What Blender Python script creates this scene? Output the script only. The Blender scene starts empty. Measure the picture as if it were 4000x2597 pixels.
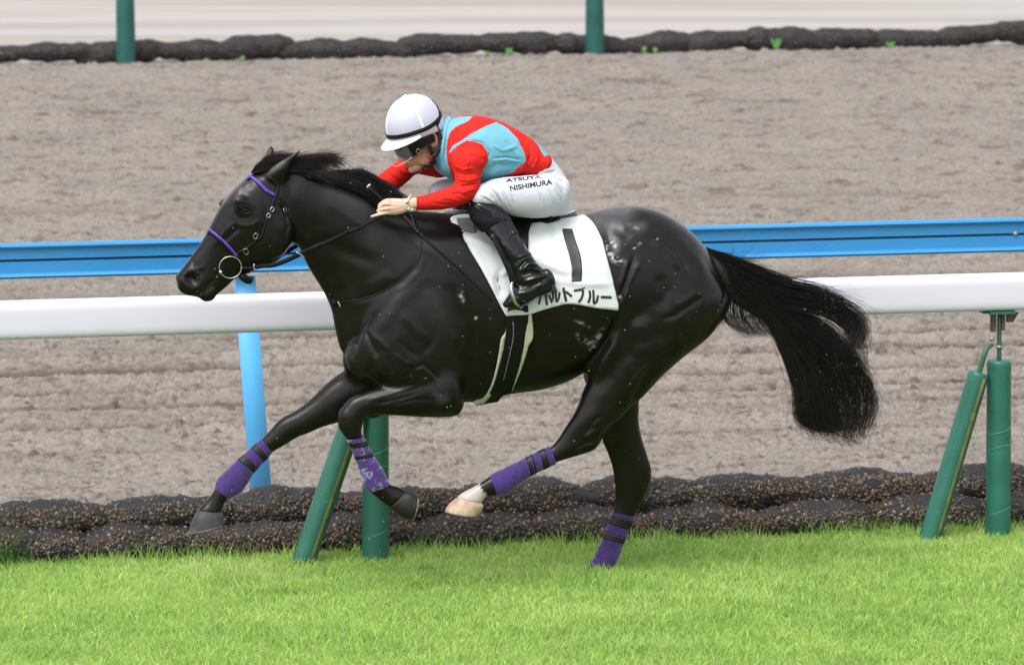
import bpy, bmesh, math, random
import numpy as np
from mathutils import Vector, Matrix
from mathutils.bvhtree import BVHTree
from mathutils.geometry import delaunay_2d_cdt
random.seed(7); RNG = np.random.default_rng(7)
SC = bpy.context.scene
COL = SC.collection
# ------------------------------------------------------------------ camera
FPX = 22270.0                      # focal length in photo pixels (4000 px wide)
PITCH = math.radians(7.67); DIST = 25.0; AIM = 1.135
PSI = math.radians(12.5)             # the course runs obliquely to the view
cam_d = np.array([0, math.cos(PITCH), -math.sin(PITCH)])
cam_u = np.array([0, math.sin(PITCH), math.cos(PITCH)])
cam_r = np.array([1.0, 0, 0])
CAM = np.array([0, 0, AIM]) - DIST*cam_d
cd = bpy.data.cameras.new("camera"); cam = bpy.data.objects.new("camera", cd); COL.objects.link(cam)
cam.location = CAM; cam.rotation_euler = (math.pi/2-PITCH, 0, 0)
cd.sensor_width = 36; cd.lens = 36*FPX/4000; cd.clip_start = 0.5; cd.clip_end = 3000
cd.dof.use_dof = True; cd.dof.focus_distance = 24.9; cd.dof.aperture_fstop = 6.3
SC.camera = cam
SC.render.resolution_x = 1024; SC.render.resolution_y = 664
# ------------------------------------------------------------------ light (overcast, light rain)
SUN_DIR = Vector((-0.25, -0.42, 0.87)).normalized()      # towards the sun
w = bpy.data.worlds.new("World"); SC.world = w; w.use_nodes = True
nt = w.node_tree; bg = nt.nodes["Background"]
sky = nt.nodes.new("ShaderNodeTexSky"); sky.sky_type = 'NISHITA'; sky.sun_disc = False
sky.sun_elevation = math.asin(SUN_DIR.z); sky.sun_rotation = math.atan2(SUN_DIR.x, SUN_DIR.y)
sky.air_density = 1.0; sky.dust_density = 3.0; sky.ozone_density = 1.0
hs = nt.nodes.new("ShaderNodeHueSaturation"); hs.inputs['Saturation'].default_value = 0.22
nt.links.new(sky.outputs[0], hs.inputs['Color']); nt.links.new(hs.outputs[0], bg.inputs[0])
bg.inputs[1].default_value = 0.14
sd = bpy.data.lights.new("sun", 'SUN'); sd.energy = 1.15; sd.angle = math.radians(36); sd.color = (1, .96, .92)
so = bpy.data.objects.new("sun", sd); COL.objects.link(so)
so.rotation_euler = SUN_DIR.to_track_quat('Z', 'Y').to_euler()
SC.view_settings.view_transform = 'Standard'; SC.view_settings.look = 'None'
SC.view_settings.exposure = 1.08; SC.view_settings.gamma = 1
# ------------------------------------------------------------------ geometry helpers
LV = np.array([math.sin(PSI), -math.cos(PSI), 0.0])      # lateral axis, towards the camera side
RV = np.array([math.cos(PSI), math.sin(PSI), 0.0])       # along the course, to the right
def ray(px, py):
    return cam_d*FPX + cam_r*(px-2000) + cam_u*(1298.5-py)
def P(px, py, l=0.0):
    r = ray(px, py); t = (l - CAM@LV)/(r@LV); return CAM + r*t
def proj(X):
    d = X - CAM; z = d@cam_d
    return np.stack([2000+FPX*(d@cam_r)/z, 1298.5-FPX*(d@cam_u)/z], -1)
def G(px, py, z=0.0):
    r = ray(px, py); t = (z-CAM[2])/r[2]; return CAM + r*t
def W(s, n, z): return s*RV - n*LV + np.array([0, 0, z])
def ground_n(px, py, z=0): return -(G(px, py, z)@LV)
CR = dict(V=(0, 0, .595), H=(600, 500, 2.06), R=(1300, 300, 1.626), S=(1600, 700, 1.626), T=(2200, 700, 1.4046),
          F=(700, 1300, 1.7167), K=(1650, 1300, 1.6264), A=(0, 1000, 1.236), B=(3000, 1000, 1.2875), G=(1460, 340, 4.2925),
          D=(1400, 700, 7.727), E=(1800, 1000, 5.95), Q=(1850, 640, 5.943), N=(850, 500, 2.975), C=(1000, 700, 1.545))
def c(k, x, y): o = CR[k]; return (o[0]+x/o[2], o[1]+y/o[2])
def cs(k, pts): return [c(k, *p) for p in pts]

def mesh_obj(name, V, F, mat=None, parent=None, smooth=True, attrs=None, origin=None):
    me = bpy.data.meshes.new(name)
    V = np.asarray(V, float)
    if origin is not None: V = V - np.asarray(origin)
    if isinstance(F, np.ndarray):
        k = F.shape[1]; me.vertices.add(len(V)); me.vertices.foreach_set("co", V.astype(np.float32).ravel())
        me.loops.add(F.size); me.loops.foreach_set("vertex_index", F.astype(np.int32).ravel())
        me.polygons.add(len(F)); me.polygons.foreach_set("loop_start", np.arange(0, F.size, k, dtype=np.int32))
        me.update(calc_edges=True); me.validate()
    else:
        me.from_pydata(V.tolist(), [], F); me.update()
    if smooth: me.polygons.foreach_set("use_smooth", [True]*len(me.polygons))
    if attrs:
        for k, a in attrs.items():
            a = np.asarray(a, np.float32)
            if a.ndim == 1:
                at = me.attributes.new(k, 'FLOAT', 'POINT'); at.data.foreach_set("value", a)
            else:
                if a.shape[1] == 3: a = np.hstack([a, np.ones((len(a), 1), np.float32)])
                at = me.attributes.new(k, 'FLOAT_COLOR', 'POINT'); at.data.foreach_set("color", a.ravel())
    if mat: me.materials.append(mat)
    ob = bpy.data.objects.new(name, me); COL.objects.link(ob)
    if parent: ob.parent = parent
    elif origin is not None: ob.location = origin
    return ob
def tag(o, label=None, cat=None, group=None, kind=None):
    if label: o['label'] = label
    if cat: o['category'] = cat
    if group: o['group'] = group
    if kind: o['kind'] = kind
    return o
def thing(name, label, cat, loc=(0, 0, 0), group=None):
    o = bpy.data.objects.new(name, None); COL.objects.link(o); o.location = loc; o.empty_display_size = .2
    return tag(o, label, cat, group)

class MB:
    def __init__(s): s.V = []; s.F = []; s.n = 0; s.A = []
    def add(s, V, F, a=None):
        V = np.asarray(V, float); s.V.append(V); s.F += [tuple(int(i)+s.n for i in f) for f in F]; s.n += len(V)
        if a is not None: s.A.append(np.tile(np.asarray(a, float), (len(V), 1)))
    def arr(s): return np.vstack(s.V), s.F
    def build(s, name, mat, parent=None, smooth=True, origin=None):
        V, F = s.arr()
        if origin is None and parent is not None: origin = root_loc(parent)
        return mesh_obj(name, V, F, mat, parent, smooth, {'Col': np.vstack(s.A)} if s.A else None, origin)
def root_loc(o):
    while o.parent: o = o.parent
    return np.array(o.location)
def catmull(S, sub):
    S = np.asarray(S, float); n = len(S)
    if n < 2: return S
    Pd = np.vstack([2*S[0]-S[1], S, 2*S[-1]-S[-2]]); out = []
    for i in range(n-1):
        p0, p1, p2, p3 = Pd[i:i+4]
        for k in range(sub):
            t = k/sub
            out.append(.5*((2*p1)+(-p0+p2)*t+(2*p0-5*p1+4*p2-p3)*t*t+(-p0+3*p1-3*p2+p3)*t**3))
    out.append(S[-1]); return np.array(out)
def rings_mesh(R):           # R: (m, n, 3) closed rings, capped
    m, n = R.shape[:2]; V = R.reshape(-1, 3); F = []
    for i in range(m-1):
        for j in range(n):
            a = i*n+j; b = i*n+(j+1) % n; F.append((a, b, b+n, a+n))
    V = np.vstack([V, R[0].mean(0), R[-1].mean(0)]); a = m*n; b = a+1
    for j in range(n):
        F.append((a, (j+1) % n, j)); F.append((b, (m-1)*n+j, (m-1)*n+(j+1) % n))
    return V, F
def loft(st, sub=5, n=28, scale=1.0, ex=2.0, cap=True, wob=None):
    """st rows: ax,ay,bx,by,halfdepth,l[,egg]  (photo pixels on the body's own planes) -> closed tube"""
    rows = []
    for s in st:
        A = P(s[0], s[1], s[5]); B = P(s[2], s[3], s[5]); egg = s[6] if len(s) > 6 else 0
        rows.append(np.concatenate([(A+B)/2, (A-B)/2*scale, [s[4]*scale, egg]]))
    rows = catmull(rows, sub); th = np.linspace(0, 2*math.pi, n, endpoint=False)
    ct = np.sign(np.cos(th))*np.abs(np.cos(th))**(2/ex); sn = np.sign(np.sin(th))*np.abs(np.sin(th))**(2/ex)
    R = []
    def ring(r, k=1.0, off=0):
        cc, u, hd, egg = r[:3], r[3:6], r[6], r[7]
        wv = hd*(1-egg*ct)
        return cc+off + k*(ct[:, None]*u + (sn*wv)[:, None]*LV)
    for i, r in enumerate(rows):
        R.append(ring(r, 1 if wob is None else wob(i/(len(rows)-1))))
    if cap:
        d0 = rows[0][:3]-rows[1][:3]; d0 /= np.linalg.norm(d0)+1e-9; d1 = rows[-1][:3]-rows[-2][:3]; d1 /= np.linalg.norm(d1)+1e-9
        r0 = min(np.linalg.norm(rows[0][3:6]), rows[0][6]); r1 = min(np.linalg.norm(rows[-1][3:6]), rows[-1][6])
        R = [ring(rows[0], k, d0*r0*h) for k, h in ((.35, .5), (.7, .38), (.9, .2))] + R + [ring(rows[-1], k, d1*r1*h) for k, h in ((.9, .2), (.7, .38), (.35, .5))]
    return rings_mesh(np.array(R))
def ellipsoid(cen, ax, n=20, m=12):
    """ax: 3x3 rows = semi-axis vectors"""
    R = []
    for i in range(1, m):
        ph = math.pi*i/m; th = np.linspace(0, 2*math.pi, n, endpoint=False)
        u = np.stack([np.sin(ph)*np.cos(th), np.sin(ph)*np.sin(th), np.full(n, np.cos(ph))], -1)
        R.append(cen+u@np.asarray(ax))
    return rings_mesh(np.array(R))
UP = np.array([0, 0, 1.0])
def ball(px, l, rx, rz, ry): return ellipsoid(P(*px, l), np.array([RV*rx, UP*rz, LV*ry]))
def tube(pts, rad, n=10, sub=4, flat=None, up=None):
    """pts world; rad scalar or list. flat=(w,t) gives an elliptical strap section"""
    pts = np.asarray(pts, float); rad = np.broadcast_to(np.asarray(rad, float), (len(pts),)).copy()
    q = catmull(np.hstack([pts, rad[:, None]]), sub); p = q[:, :3]; r = q[:, 3]
    T = np.gradient(p, axis=0); T /= np.linalg.norm(T, axis=1)[:, None]+1e-9
    ref = np.array(up if up is not None else LV, float); R = []
    th = np.linspace(0, 2*math.pi, n, endpoint=False)
    for i in range(len(p)):
        a = np.cross(T[i], ref); 
        if np.linalg.norm(a) < 1e-3: a = np.cross(T[i], [0.3, .5, .8])
        a /= np.linalg.norm(a); b = np.cross(T[i], a); 
        wa, wb = (1, 1) if flat is None else flat
        R.append(p[i]+r[i]*(np.cos(th)[:, None]*a*wa+np.sin(th)[:, None]*b*wb))
    return rings_mesh(np.array(R))
def voxel(V, F, size):
    me = bpy.data.meshes.new("tmp"); me.from_pydata(np.asarray(V).tolist(), [], F); me.update()
    ob = bpy.data.objects.new("tmp", me); COL.objects.link(ob)
    md = ob.modifiers.new("r", 'REMESH'); md.mode = 'VOXEL'; md.voxel_size = size; md.adaptivity = 0
    dg = bpy.context.evaluated_depsgraph_get(); ev = ob.evaluated_get(dg); m2 = ev.to_mesh()
    n = len(m2.vertices); V = np.empty(n*3, np.float32); m2.vertices.foreach_get("co", V); V = V.reshape(-1, 3).astype(float)
    L = np.empty(len(m2.loops), np.int32); m2.loops.foreach_get("vertex_index", L)
    F = L.reshape(-1, 4) if len(L) == 4*len(m2.polygons) else [tuple(p.vertices) for p in m2.polygons]
    ev.to_mesh_clear(); bpy.data.objects.remove(ob); bpy.data.meshes.remove(me)
    return V, F
def edges_of(F):
    E = np.vstack([F[:, [i, (i+1) % F.shape[1]]] for i in range(F.shape[1])]); E.sort(1); return np.unique(E, axis=0)
def smooth(V, F, it=10, lam=.5, w=None):
    E = edges_of(F); n = len(V); deg = np.bincount(E.ravel(), minlength=n)[:, None]
    for k in range(it):
        S = np.zeros_like(V)
        for j in range(3):
            S[:, j] = np.bincount(E[:, 0], V[E[:, 1], j], n)+np.bincount(E[:, 1], V[E[:, 0], j], n)
        d = (S/np.maximum(deg, 1)-V)*lam
        V = V + (d if w is None else d*w[:, None])
    return V
def vnormals(V, F):
    a, b, cc = V[F[:, 0]], V[F[:, 1]], V[F[:, 2]]
    fn = np.cross(b-a, V[F[:, -1]]-a) if F.shape[1] == 4 else np.cross(b-a, cc-a)
    N = np.zeros_like(V)
    for i in range(F.shape[1]):
        for j in range(3): N[:, j] += np.bincount(F[:, i], fn[:, j], len(V))
    return N/(np.linalg.norm(N, axis=1)[:, None]+1e-12)
def bvh(V, F): return BVHTree.FromPolygons(np.asarray(V).tolist(), [tuple(map(int, f)) for f in F])
def mirror(V): V = np.asarray(V); return V - 2*(V@LV)[:, None]*LV
def seg_dist(Q, poly):
    Q = np.asarray(Q, float); best = np.full(len(Q), 1e9); tt = np.zeros(len(Q)); poly = np.asarray(poly, float)
    cum = np.concatenate([[0], np.cumsum(np.linalg.norm(np.diff(poly, axis=0), axis=1))])
    for i in range(len(poly)-1):
        a, b = poly[i], poly[i+1]; ab = b-a; t = np.clip(((Q-a)@ab)/(ab@ab+1e-9), 0, 1)
        d = np.linalg.norm(Q-(a+t[:, None]*ab), axis=1); m = d < best; best[m] = d[m]; tt[m] = (cum[i]+t[m]*(cum[i+1]-cum[i]))/cum[-1]
    return best, tt
def inpoly(Q, poly):
    Q = np.asarray(Q); x, y = Q[:, 0], Q[:, 1]; r = np.zeros(len(Q), bool); n = len(poly)
    for i in range(n):
        x1, y1 = poly[i]; x2, y2 = poly[(i+1) % n]
        m = ((y1 > y) != (y2 > y)) & (x < (x2-x1)*(y-y1)/(y2-y1+1e-12)+x1); r ^= m
    return r
# lattice value noise
_lat = RNG.random((512, 512))
def vnoise(x, y, seed=0):
    x = np.asarray(x)+seed*37.13; y = np.asarray(y)+seed*11.7
    xi = np.floor(x).astype(int); yi = np.floor(y).astype(int); fx = x-xi; fy = y-yi
    fx = fx*fx*(3-2*fx); fy = fy*fy*(3-2*fy); g = lambda a, b: _lat[a % 512, b % 512]
    return (g(xi, yi)*(1-fx)*(1-fy)+g(xi+1, yi)*fx*(1-fy)+g(xi, yi+1)*(1-fx)*fy+g(xi+1, yi+1)*fx*fy)*2-1
def fbm(x, y, o=4, seed=0):
    r = 0; a = 1; t = 0
    for k in range(o): r = r+a*vnoise(x*2**k, y*2**k, seed+k*3); t += a; a *= .5
    return r/t
# ------------------------------------------------------------------ materials
def mat(name, color=(.5, .5, .5), rough=.5, metal=0, spec=.5, coat=0, sheen=0, attr=None, noise=None, bump=None, trans=0, alpha=1, ior=None, coat_rough=.1, scuff=None):
    """noise=(scale, amount, detail) value variation; bump=(scale, strength, dist[, stretch])"""
    m = bpy.data.materials.new(name); m.use_nodes = True; t = m.node_tree; b = t.nodes["Principled BSDF"]; L = t.links
    b.inputs['Roughness'].default_value = rough; b.inputs['Metallic'].default_value = metal
    b.inputs['Specular IOR Level'].default_value = spec; b.inputs['Coat Weight'].default_value = coat; b.inputs['Coat Roughness'].default_value = coat_rough
    b.inputs['Sheen Weight'].default_value = sheen; b.inputs['Transmission Weight'].default_value = trans; b.inputs['Alpha'].default_value = alpha
    if ior: b.inputs['IOR'].default_value = ior
    tc = t.nodes.new("ShaderNodeTexCoord")
    if attr:
        a = t.nodes.new("ShaderNodeAttribute"); a.attribute_name = attr; colo = a.outputs['Color']
    else:
        a = t.nodes.new("ShaderNodeRGB"); a.outputs[0].default_value = (*color, 1); colo = a.outputs[0]
    if noise:
        n = t.nodes.new("ShaderNodeTexNoise"); n.inputs['Scale'].default_value = noise[0]; n.inputs['Detail'].default_value = noise[2] if len(noise) > 2 else 4
        L.new(tc.outputs['Object'], n.inputs['Vector'])
        mr = t.nodes.new("ShaderNodeMapRange"); mr.inputs['From Min'].default_value = .25; mr.inputs['From Max'].default_value = .75
        mr.inputs['To Min'].default_value = 1-noise[1]; mr.inputs['To Max'].default_value = 1+noise[1]; L.new(n.outputs['Fac'], mr.inputs['Value'])
        mx = t.nodes.new("ShaderNodeVectorMath"); mx.operation = 'SCALE'; L.new(colo, mx.inputs[0]); L.new(mr.outputs[0], mx.inputs['Scale']); colo = mx.outputs[0]
    if scuff:     # (colour, scale, threshold, amount): dried mud splashes and scuffs
        n = t.nodes.new("ShaderNodeTexNoise"); n.inputs['Scale'].default_value = scuff[1]; n.inputs['Detail'].default_value = 8; n.inputs['Roughness'].default_value = .7
        L.new(tc.outputs['Object'], n.inputs['Vector'])
        mr = t.nodes.new("ShaderNodeMapRange"); mr.inputs['From Min'].default_value = scuff[2]; mr.inputs['From Max'].default_value = scuff[2]+.1
        mr.inputs['To Max'].default_value = scuff[3]; L.new(n.outputs['Fac'], mr.inputs['Value'])
        mx = t.nodes.new("ShaderNodeMix"); mx.data_type = 'RGBA'; L.new(mr.outputs[0], mx.inputs[0]); L.new(colo, mx.inputs[6]); mx.inputs[7].default_value = (*scuff[0], 1); colo = mx.outputs[2]
    L.new(colo, b.inputs['Base Color'])
    if bump:
        n = t.nodes.new("ShaderNodeTexNoise"); n.inputs['Scale'].default_value = bump[0]; n.inputs['Detail'].default_value = 5
        if len(bump) > 3:
            mp = t.nodes.new("ShaderNodeMapping"); mp.inputs['Scale'].default_value = bump[3]; L.new(tc.outputs['Object'], mp.inputs['Vector']); L.new(mp.outputs[0], n.inputs['Vector'])
        else: L.new(tc.outputs['Object'], n.inputs['Vector'])
        bp = t.nodes.new("ShaderNodeBump"); bp.inputs['Strength'].default_value = bump[1]; bp.inputs['Distance'].default_value = bump[2]
        L.new(n.outputs['Fac'], bp.inputs['Height']); L.new(bp.outputs[0], b.inputs['Normal'])
    m['bsdf'] = 1
    return m
def N_(m): return m.node_tree, m.node_tree.nodes["Principled BSDF"]

# ================================================================== SETTING
def strip_sheet(name, s0, s1, n0, n1, z, m_, ns=1, nn=1):
    V = [W(s, n, z) for n in np.linspace(n0, n1, nn+1) for s in np.linspace(s0, s1, ns+1)]
    F = [(j*(ns+1)+i, j*(ns+1)+i+1, (j+1)*(ns+1)+i+1, (j+1)*(ns+1)+i) for j in range(nn) for i in range(ns)]
    o = mesh_obj(name, V, F, m_, None, False); o['kind'] = 'structure'; return o
M_soil = mat("turf_soil", (.08, .12, .03), 1, noise=(6, .4, 6))
M_far = mat("pale_sand", (.46, .435, .415), .95, bump=(1.5, .2, .02), noise=(.6, .06, 3))
t3, b3 = N_(M_far)      # faint wheel-rolled streaks along the far sand road
tc3 = t3.nodes.new("ShaderNodeTexCoord"); mp3 = t3.nodes.new("ShaderNodeMapping"); mp3.inputs['Rotation'].default_value = (0, 0, -PSI); mp3.inputs['Scale'].default_value = (.10, 1.1, 1)
n3 = t3.nodes.new("ShaderNodeTexNoise"); n3.inputs['Scale'].default_value = 1.3; n3.inputs['Detail'].default_value = 5
t3.links.new(tc3.outputs['Object'], mp3.inputs[0]); t3.links.new(mp3.outputs[0], n3.inputs['Vector'])
def _mix(t, f, a, b):
    m = t.nodes.new("ShaderNodeMix"); m.data_type = 'RGBA'; t.links.new(f, m.inputs[0]); m.inputs[6].default_value = (*a, 1); m.inputs[7].default_value = (*b, 1); return m.outputs[2]
r3 = t3.nodes.new("ShaderNodeMapRange"); r3.inputs['From Min'].default_value = .40; r3.inputs['From Max'].default_value = .56; t3.links.new(n3.outputs['Fac'], r3.inputs['Value'])
t3.links.new(_mix(t3, r3.outputs[0], (.265, .235, .212), (.32, .302, .285)), b3.inputs['Base Color'])
strip_sheet('turf_ground', -60, 60, -40, 1.02, -.004, M_soil)
strip_sheet('far_sand_road', -400, 400, 26.6, 90, -.02, M_far)
M_field = mat("far_grass", (.07, .12, .03), 1, noise=(.3, .3, 5))
strip_sheet('far_field', -1500, 1500, 90, 2500, -.03, M_field)
# ---- harrowed dirt track: real relief
def dirt():
    n = [1.02]; 
    while n[-1] < 26.75: n.append(n[-1]+.011+.0016*(n[-1]-1))
    n = np.array(n); k = 900; hw = 3.1+.105*n; cen = n*math.tan(PSI)
    u = np.linspace(-1, 1, k); S_ = cen[:, None]+hw[:, None]*u[None, :]; Nn = np.repeat(n[:, None], k, 1)
    Z = .016*fbm(S_*1.1, Nn*1.3, 3, 1)
    wx = .05*fbm(S_*5, Nn*5, 2, 61); wy = .05*fbm(S_*5, Nn*5, 2, 62); A_, B_ = S_+wx, Nn+wy
    def rot(a, f, g=None): ca, sa = math.cos(a), math.sin(a); return (A_*ca-B_*sa)*f, (A_*sa+B_*ca)*(g or f)
    c1 = .5*fbm(*rot(.6, 26), 3, 2)+.5*fbm(*rot(1.9, 34), 3, 22); c2 = fbm(*rot(.3, 70), 2, 3); c3 = fbm(*rot(1.1, 9), 3, 4)
    clod = np.clip(c1+.04, 0, 1)**.8
    smoothzone = np.clip(1-abs(Nn-9.2)/.8, 0, 1)
    amp = (1-.85*smoothzone)*(1+.15*np.clip(Nn-10, 0, 10)/10)
    Z += amp*(.026*clod+.010*c2+.010*c3)
    lump = np.clip(.6*fbm(*rot(.9, 15), 2, 9)+.4*fbm(*rot(2.2, 27), 2, 19)-.24, 0, 1)*amp; Z += .055*lump
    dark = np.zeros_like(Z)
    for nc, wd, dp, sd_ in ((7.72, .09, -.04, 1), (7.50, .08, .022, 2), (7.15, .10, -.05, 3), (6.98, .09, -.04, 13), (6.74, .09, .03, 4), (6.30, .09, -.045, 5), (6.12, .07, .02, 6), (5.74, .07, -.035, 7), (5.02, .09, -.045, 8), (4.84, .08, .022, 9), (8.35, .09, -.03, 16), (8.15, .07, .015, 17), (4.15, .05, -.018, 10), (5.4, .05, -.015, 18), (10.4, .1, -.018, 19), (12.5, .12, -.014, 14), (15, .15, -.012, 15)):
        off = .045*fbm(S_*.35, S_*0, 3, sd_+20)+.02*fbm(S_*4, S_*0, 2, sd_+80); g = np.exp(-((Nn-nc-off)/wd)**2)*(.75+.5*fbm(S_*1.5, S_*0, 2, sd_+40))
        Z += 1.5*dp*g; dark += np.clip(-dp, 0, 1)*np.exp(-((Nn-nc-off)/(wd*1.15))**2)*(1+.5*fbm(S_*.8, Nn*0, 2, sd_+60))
    edge = np.clip(1-(Nn-1.0)/.5, 0, 1); Z = Z*(1-edge)
    col = np.array([.200, .178, .157]); tone = 1+.16*fbm(S_*2, Nn*2, 4, 30)+.22*c2+.12*c1
    damp_shade = np.clip(lump*6, 0, 1)*.45+np.clip(fbm(*rot(.2, 9, 15), 4, 33)-.27, 0, 1)*2.2+np.clip(-c1-.13, 0, 1)*2.6*(1-.6*np.clip((Nn-8)/6, 0, 1))+dark*55  # damp clods and patches, plus shade painted into pits and furrows
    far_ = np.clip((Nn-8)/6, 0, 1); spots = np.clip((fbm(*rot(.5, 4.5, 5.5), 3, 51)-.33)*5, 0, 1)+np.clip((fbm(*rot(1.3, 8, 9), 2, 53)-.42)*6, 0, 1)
    damp_shade = damp_shade*(1-.62*far_)+spots*far_*.75
    tone = tone*(1-.50*np.clip(damp_shade-dark*55, 0, 1))*(1-.55*np.clip(dark*30, 0, 1)); Cc = tone[..., None]*col*np.array([1, 1, 1])
    Cc = Cc*(1-.06*np.clip(damp_shade, 0, 1)[..., None]*np.array([-1, .3, 1]))
    X = S_[..., None]*RV-Nn[..., None]*LV; X[..., 2] = Z
    m = len(n); i = np.arange(m-1)[:, None]*k+np.arange(k-1); F = np.stack([i, i+1, i+k+1, i+k], -1).reshape(-1, 4)
    M = mat("track_sand", rough=.95, attr='Col', spec=.2, bump=(160, .5, .006), noise=(55, .16, 4))
    o = mesh_obj('dirt_track', X.reshape(-1, 3), F, M, None, True, {'Col': Cc.reshape(-1, 3)}); o['kind'] = 'structure'
    return o
dirt()
M_track_plain = mat("track_sand_plain", (.205, .184, .166), .95, noise=(16, .3, 8), bump=(9, 1, .05))
for a, b in ((-60, -1), (-1, 1)): pass
def side_sheets():
    # the same track beyond the part that is modelled in relief
    for sg in (-1, 1):
        ns_ = np.linspace(1.02, 26.7, 24); V = []; 
        for n in ns_:
            e = n*math.tan(PSI)+sg*(3.1+.105*n); V += [W(e-sg*.15, n, -.012), W(e+sg*60, n, -.012)]
        F = [(2*i, 2*i+1, 2*i+3, 2*i+2) for i in range(len(ns_)-1)]
        o = mesh_obj('dirt_track_side', V, F, M_track_plain, None, False); o['kind'] = 'structure'
side_sheets()
# ---- turf
def grass(name, cnt, s0, s1, n0, n1, hh, tone=1.0, dense=None, lean=.5, wd=.0036, cols=None, seed=1, label=None, boost=False):
    r = np.random.default_rng(seed); s = r.uniform(s0, s1, cnt); n = r.uniform(n0, n1, cnt)
    if dense is not None: k = r.random(cnt) < dense(s, n); s, n = s[k], n[k]
    cnt = len(s); tuft = fbm(s*5, n*5, 3, seed+3); tf = fbm(s*22, n*22, 2, seed+6)
    h = hh*(.62+.55*r.random(cnt))*(1+.30*tuft+.25*tf); h = np.where(r.random(cnt) < .03, h*1.35, h)
    az = r.uniform(0, 2*math.pi, cnt); ln = lean*(.3+1.1*r.random(cnt))
    fs_ = P(*c('K', 1080, 1540), -.14); hb = np.exp(-(((s-fs_@RV)/.20)**2+((n+fs_@LV+.12)/.18)**2)) if boost else 0
    h = h*(1+.75*hb); ln = ln*(1-.6*hb)
    d = np.cos(az)[:, None]*RV+np.sin(az)[:, None]*(-LV); fa = r.uniform(0, math.pi, cnt)
    sd_ = np.cos(fa)[:, None]*RV-np.sin(fa)[:, None]*LV; w_ = (wd*(.6+.8*r.random(cnt)))[:, None]
    b = s[:, None]*RV-n[:, None]*LV; z = UP[None]*h[:, None]; L_ = (ln*h)[:, None]*d
    p0, p1, p2 = b, b+.5*z+.22*L_, b+z*(1-.25*ln[:, None]**2)+L_
    V = np.stack([p0-sd_*w_*.5, p0+sd_*w_*.5, p1-sd_*w_*.5, p1+sd_*w_*.5, p2], 1).reshape(-1, 3); V[:, 2] -= .003
    i = np.arange(cnt)[:, None]*5; T = np.concatenate([i+[0, 1, 3], i+[0, 3, 2], i+[2, 3, 4]], 0)
    cols = np.array(cols if cols is not None else [(.36, .55, .12), (.43, .61, .15), (.52, .66, .23), (.55, .57, .32), (.27, .45, .10)])
    pr = np.clip(  .52+.5*fbm(s*1.6, n*1.8, 4, seed+12)+.3*fbm(s*7, n*7, 2, seed+15)+.24*r.normal(size=cnt), 0, .999)
    idx = np.where(r.random(cnt) < .06, 3, np.where(pr < .2, 4, np.where(pr < .52, 0, np.where(pr < .86, 1, 2))))
    cc = cols[idx]*(.72+.5*r.random(cnt))[:, None]*tone
    Cc = np.repeat(cc, 5, 0)
    o = mesh_obj(name, V, T.astype(np.int32), M_grass, None, False, {'Col': Cc}); o['kind'] = 'stuff'; return o
M_grass = bpy.data.materials.new("grass_blade"); M_grass.use_nodes = True; tg = M_grass.node_tree; bgp = tg.nodes["Principled BSDF"]
ag = tg.nodes.new("ShaderNodeAttribute"); ag.attribute_name = 'Col'; tg.links.new(ag.outputs['Color'], bgp.inputs['Base Color']); bgp.inputs['Roughness'].default_value = .45; bgp.inputs['Specular IOR Level'].default_value = .35
tr = tg.nodes.new("ShaderNodeBsdfTranslucent"); tg.links.new(ag.outputs['Color'], tr.inputs['Color']); ms = tg.nodes.new("ShaderNodeMixShader"); ms.inputs[0].default_value = .46
tg.links.new(bgp.outputs[0], ms.inputs[1]); tg.links.new(tr.outputs[0], ms.inputs[2]); tg.links.new(ms.outputs[0], tg.nodes["Material Output"].inputs['Surface'])
edge_n = lambda s: .93+.05*fbm(s*3, s*0, 3, 77)
tag(grass('turf_grass', 430000, -4.2, 4.6, -2.5, 1.0, .054, lean=.80, boost=True, tone=1.08, wd=.0036, dense=lambda s, n: (n < edge_n(s))*1.0), 'short bright green racecourse turf in front of the white rail', 'grass')
tag(grass('turf_grass_outer', 60000, -9, 9, -6.5, 1.0, .062, dense=lambda s, n: ((n < edge_n(s)) & ((s < -4.2) | (s > 4.6) | (n < -2.5)))*1.0, wd=.008, seed=5, lean=.95, tone=1.14), 'turf grass continuing beyond the picture edges', 'grass')
tag(grass('grass_fringe', 5500, -4.2, 4.8, .78, 1.03, .090, lean=.4, wd=.0036, seed=9, dense=lambda s, n: np.clip(fbm(s*2.2, n, 3, 91)*2+.55, .12, 1), cols=[(.24, .44, .09), (.34, .54, .13), (.42, .60, .19), (.48, .42, .26), (.15, .30, .06)]), 'taller grass fringe growing along the foot of the gravel bags', 'grass')
tag(grass('grass_weeds', 900, -2.75, -1.85, .86, 1.12, .17, lean=.6, wd=.006, seed=14, cols=[(.08, .20, .05), (.10, .24, .06), (.13, .28, .07), (.2, .2, .1), (.05, .13, .03)], dense=lambda s, n: np.clip(fbm(s*5, n*5, 2, 3)*3, 0, 1)), 'darker long weeds growing against the gravel bags at the left', 'weeds')
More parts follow.
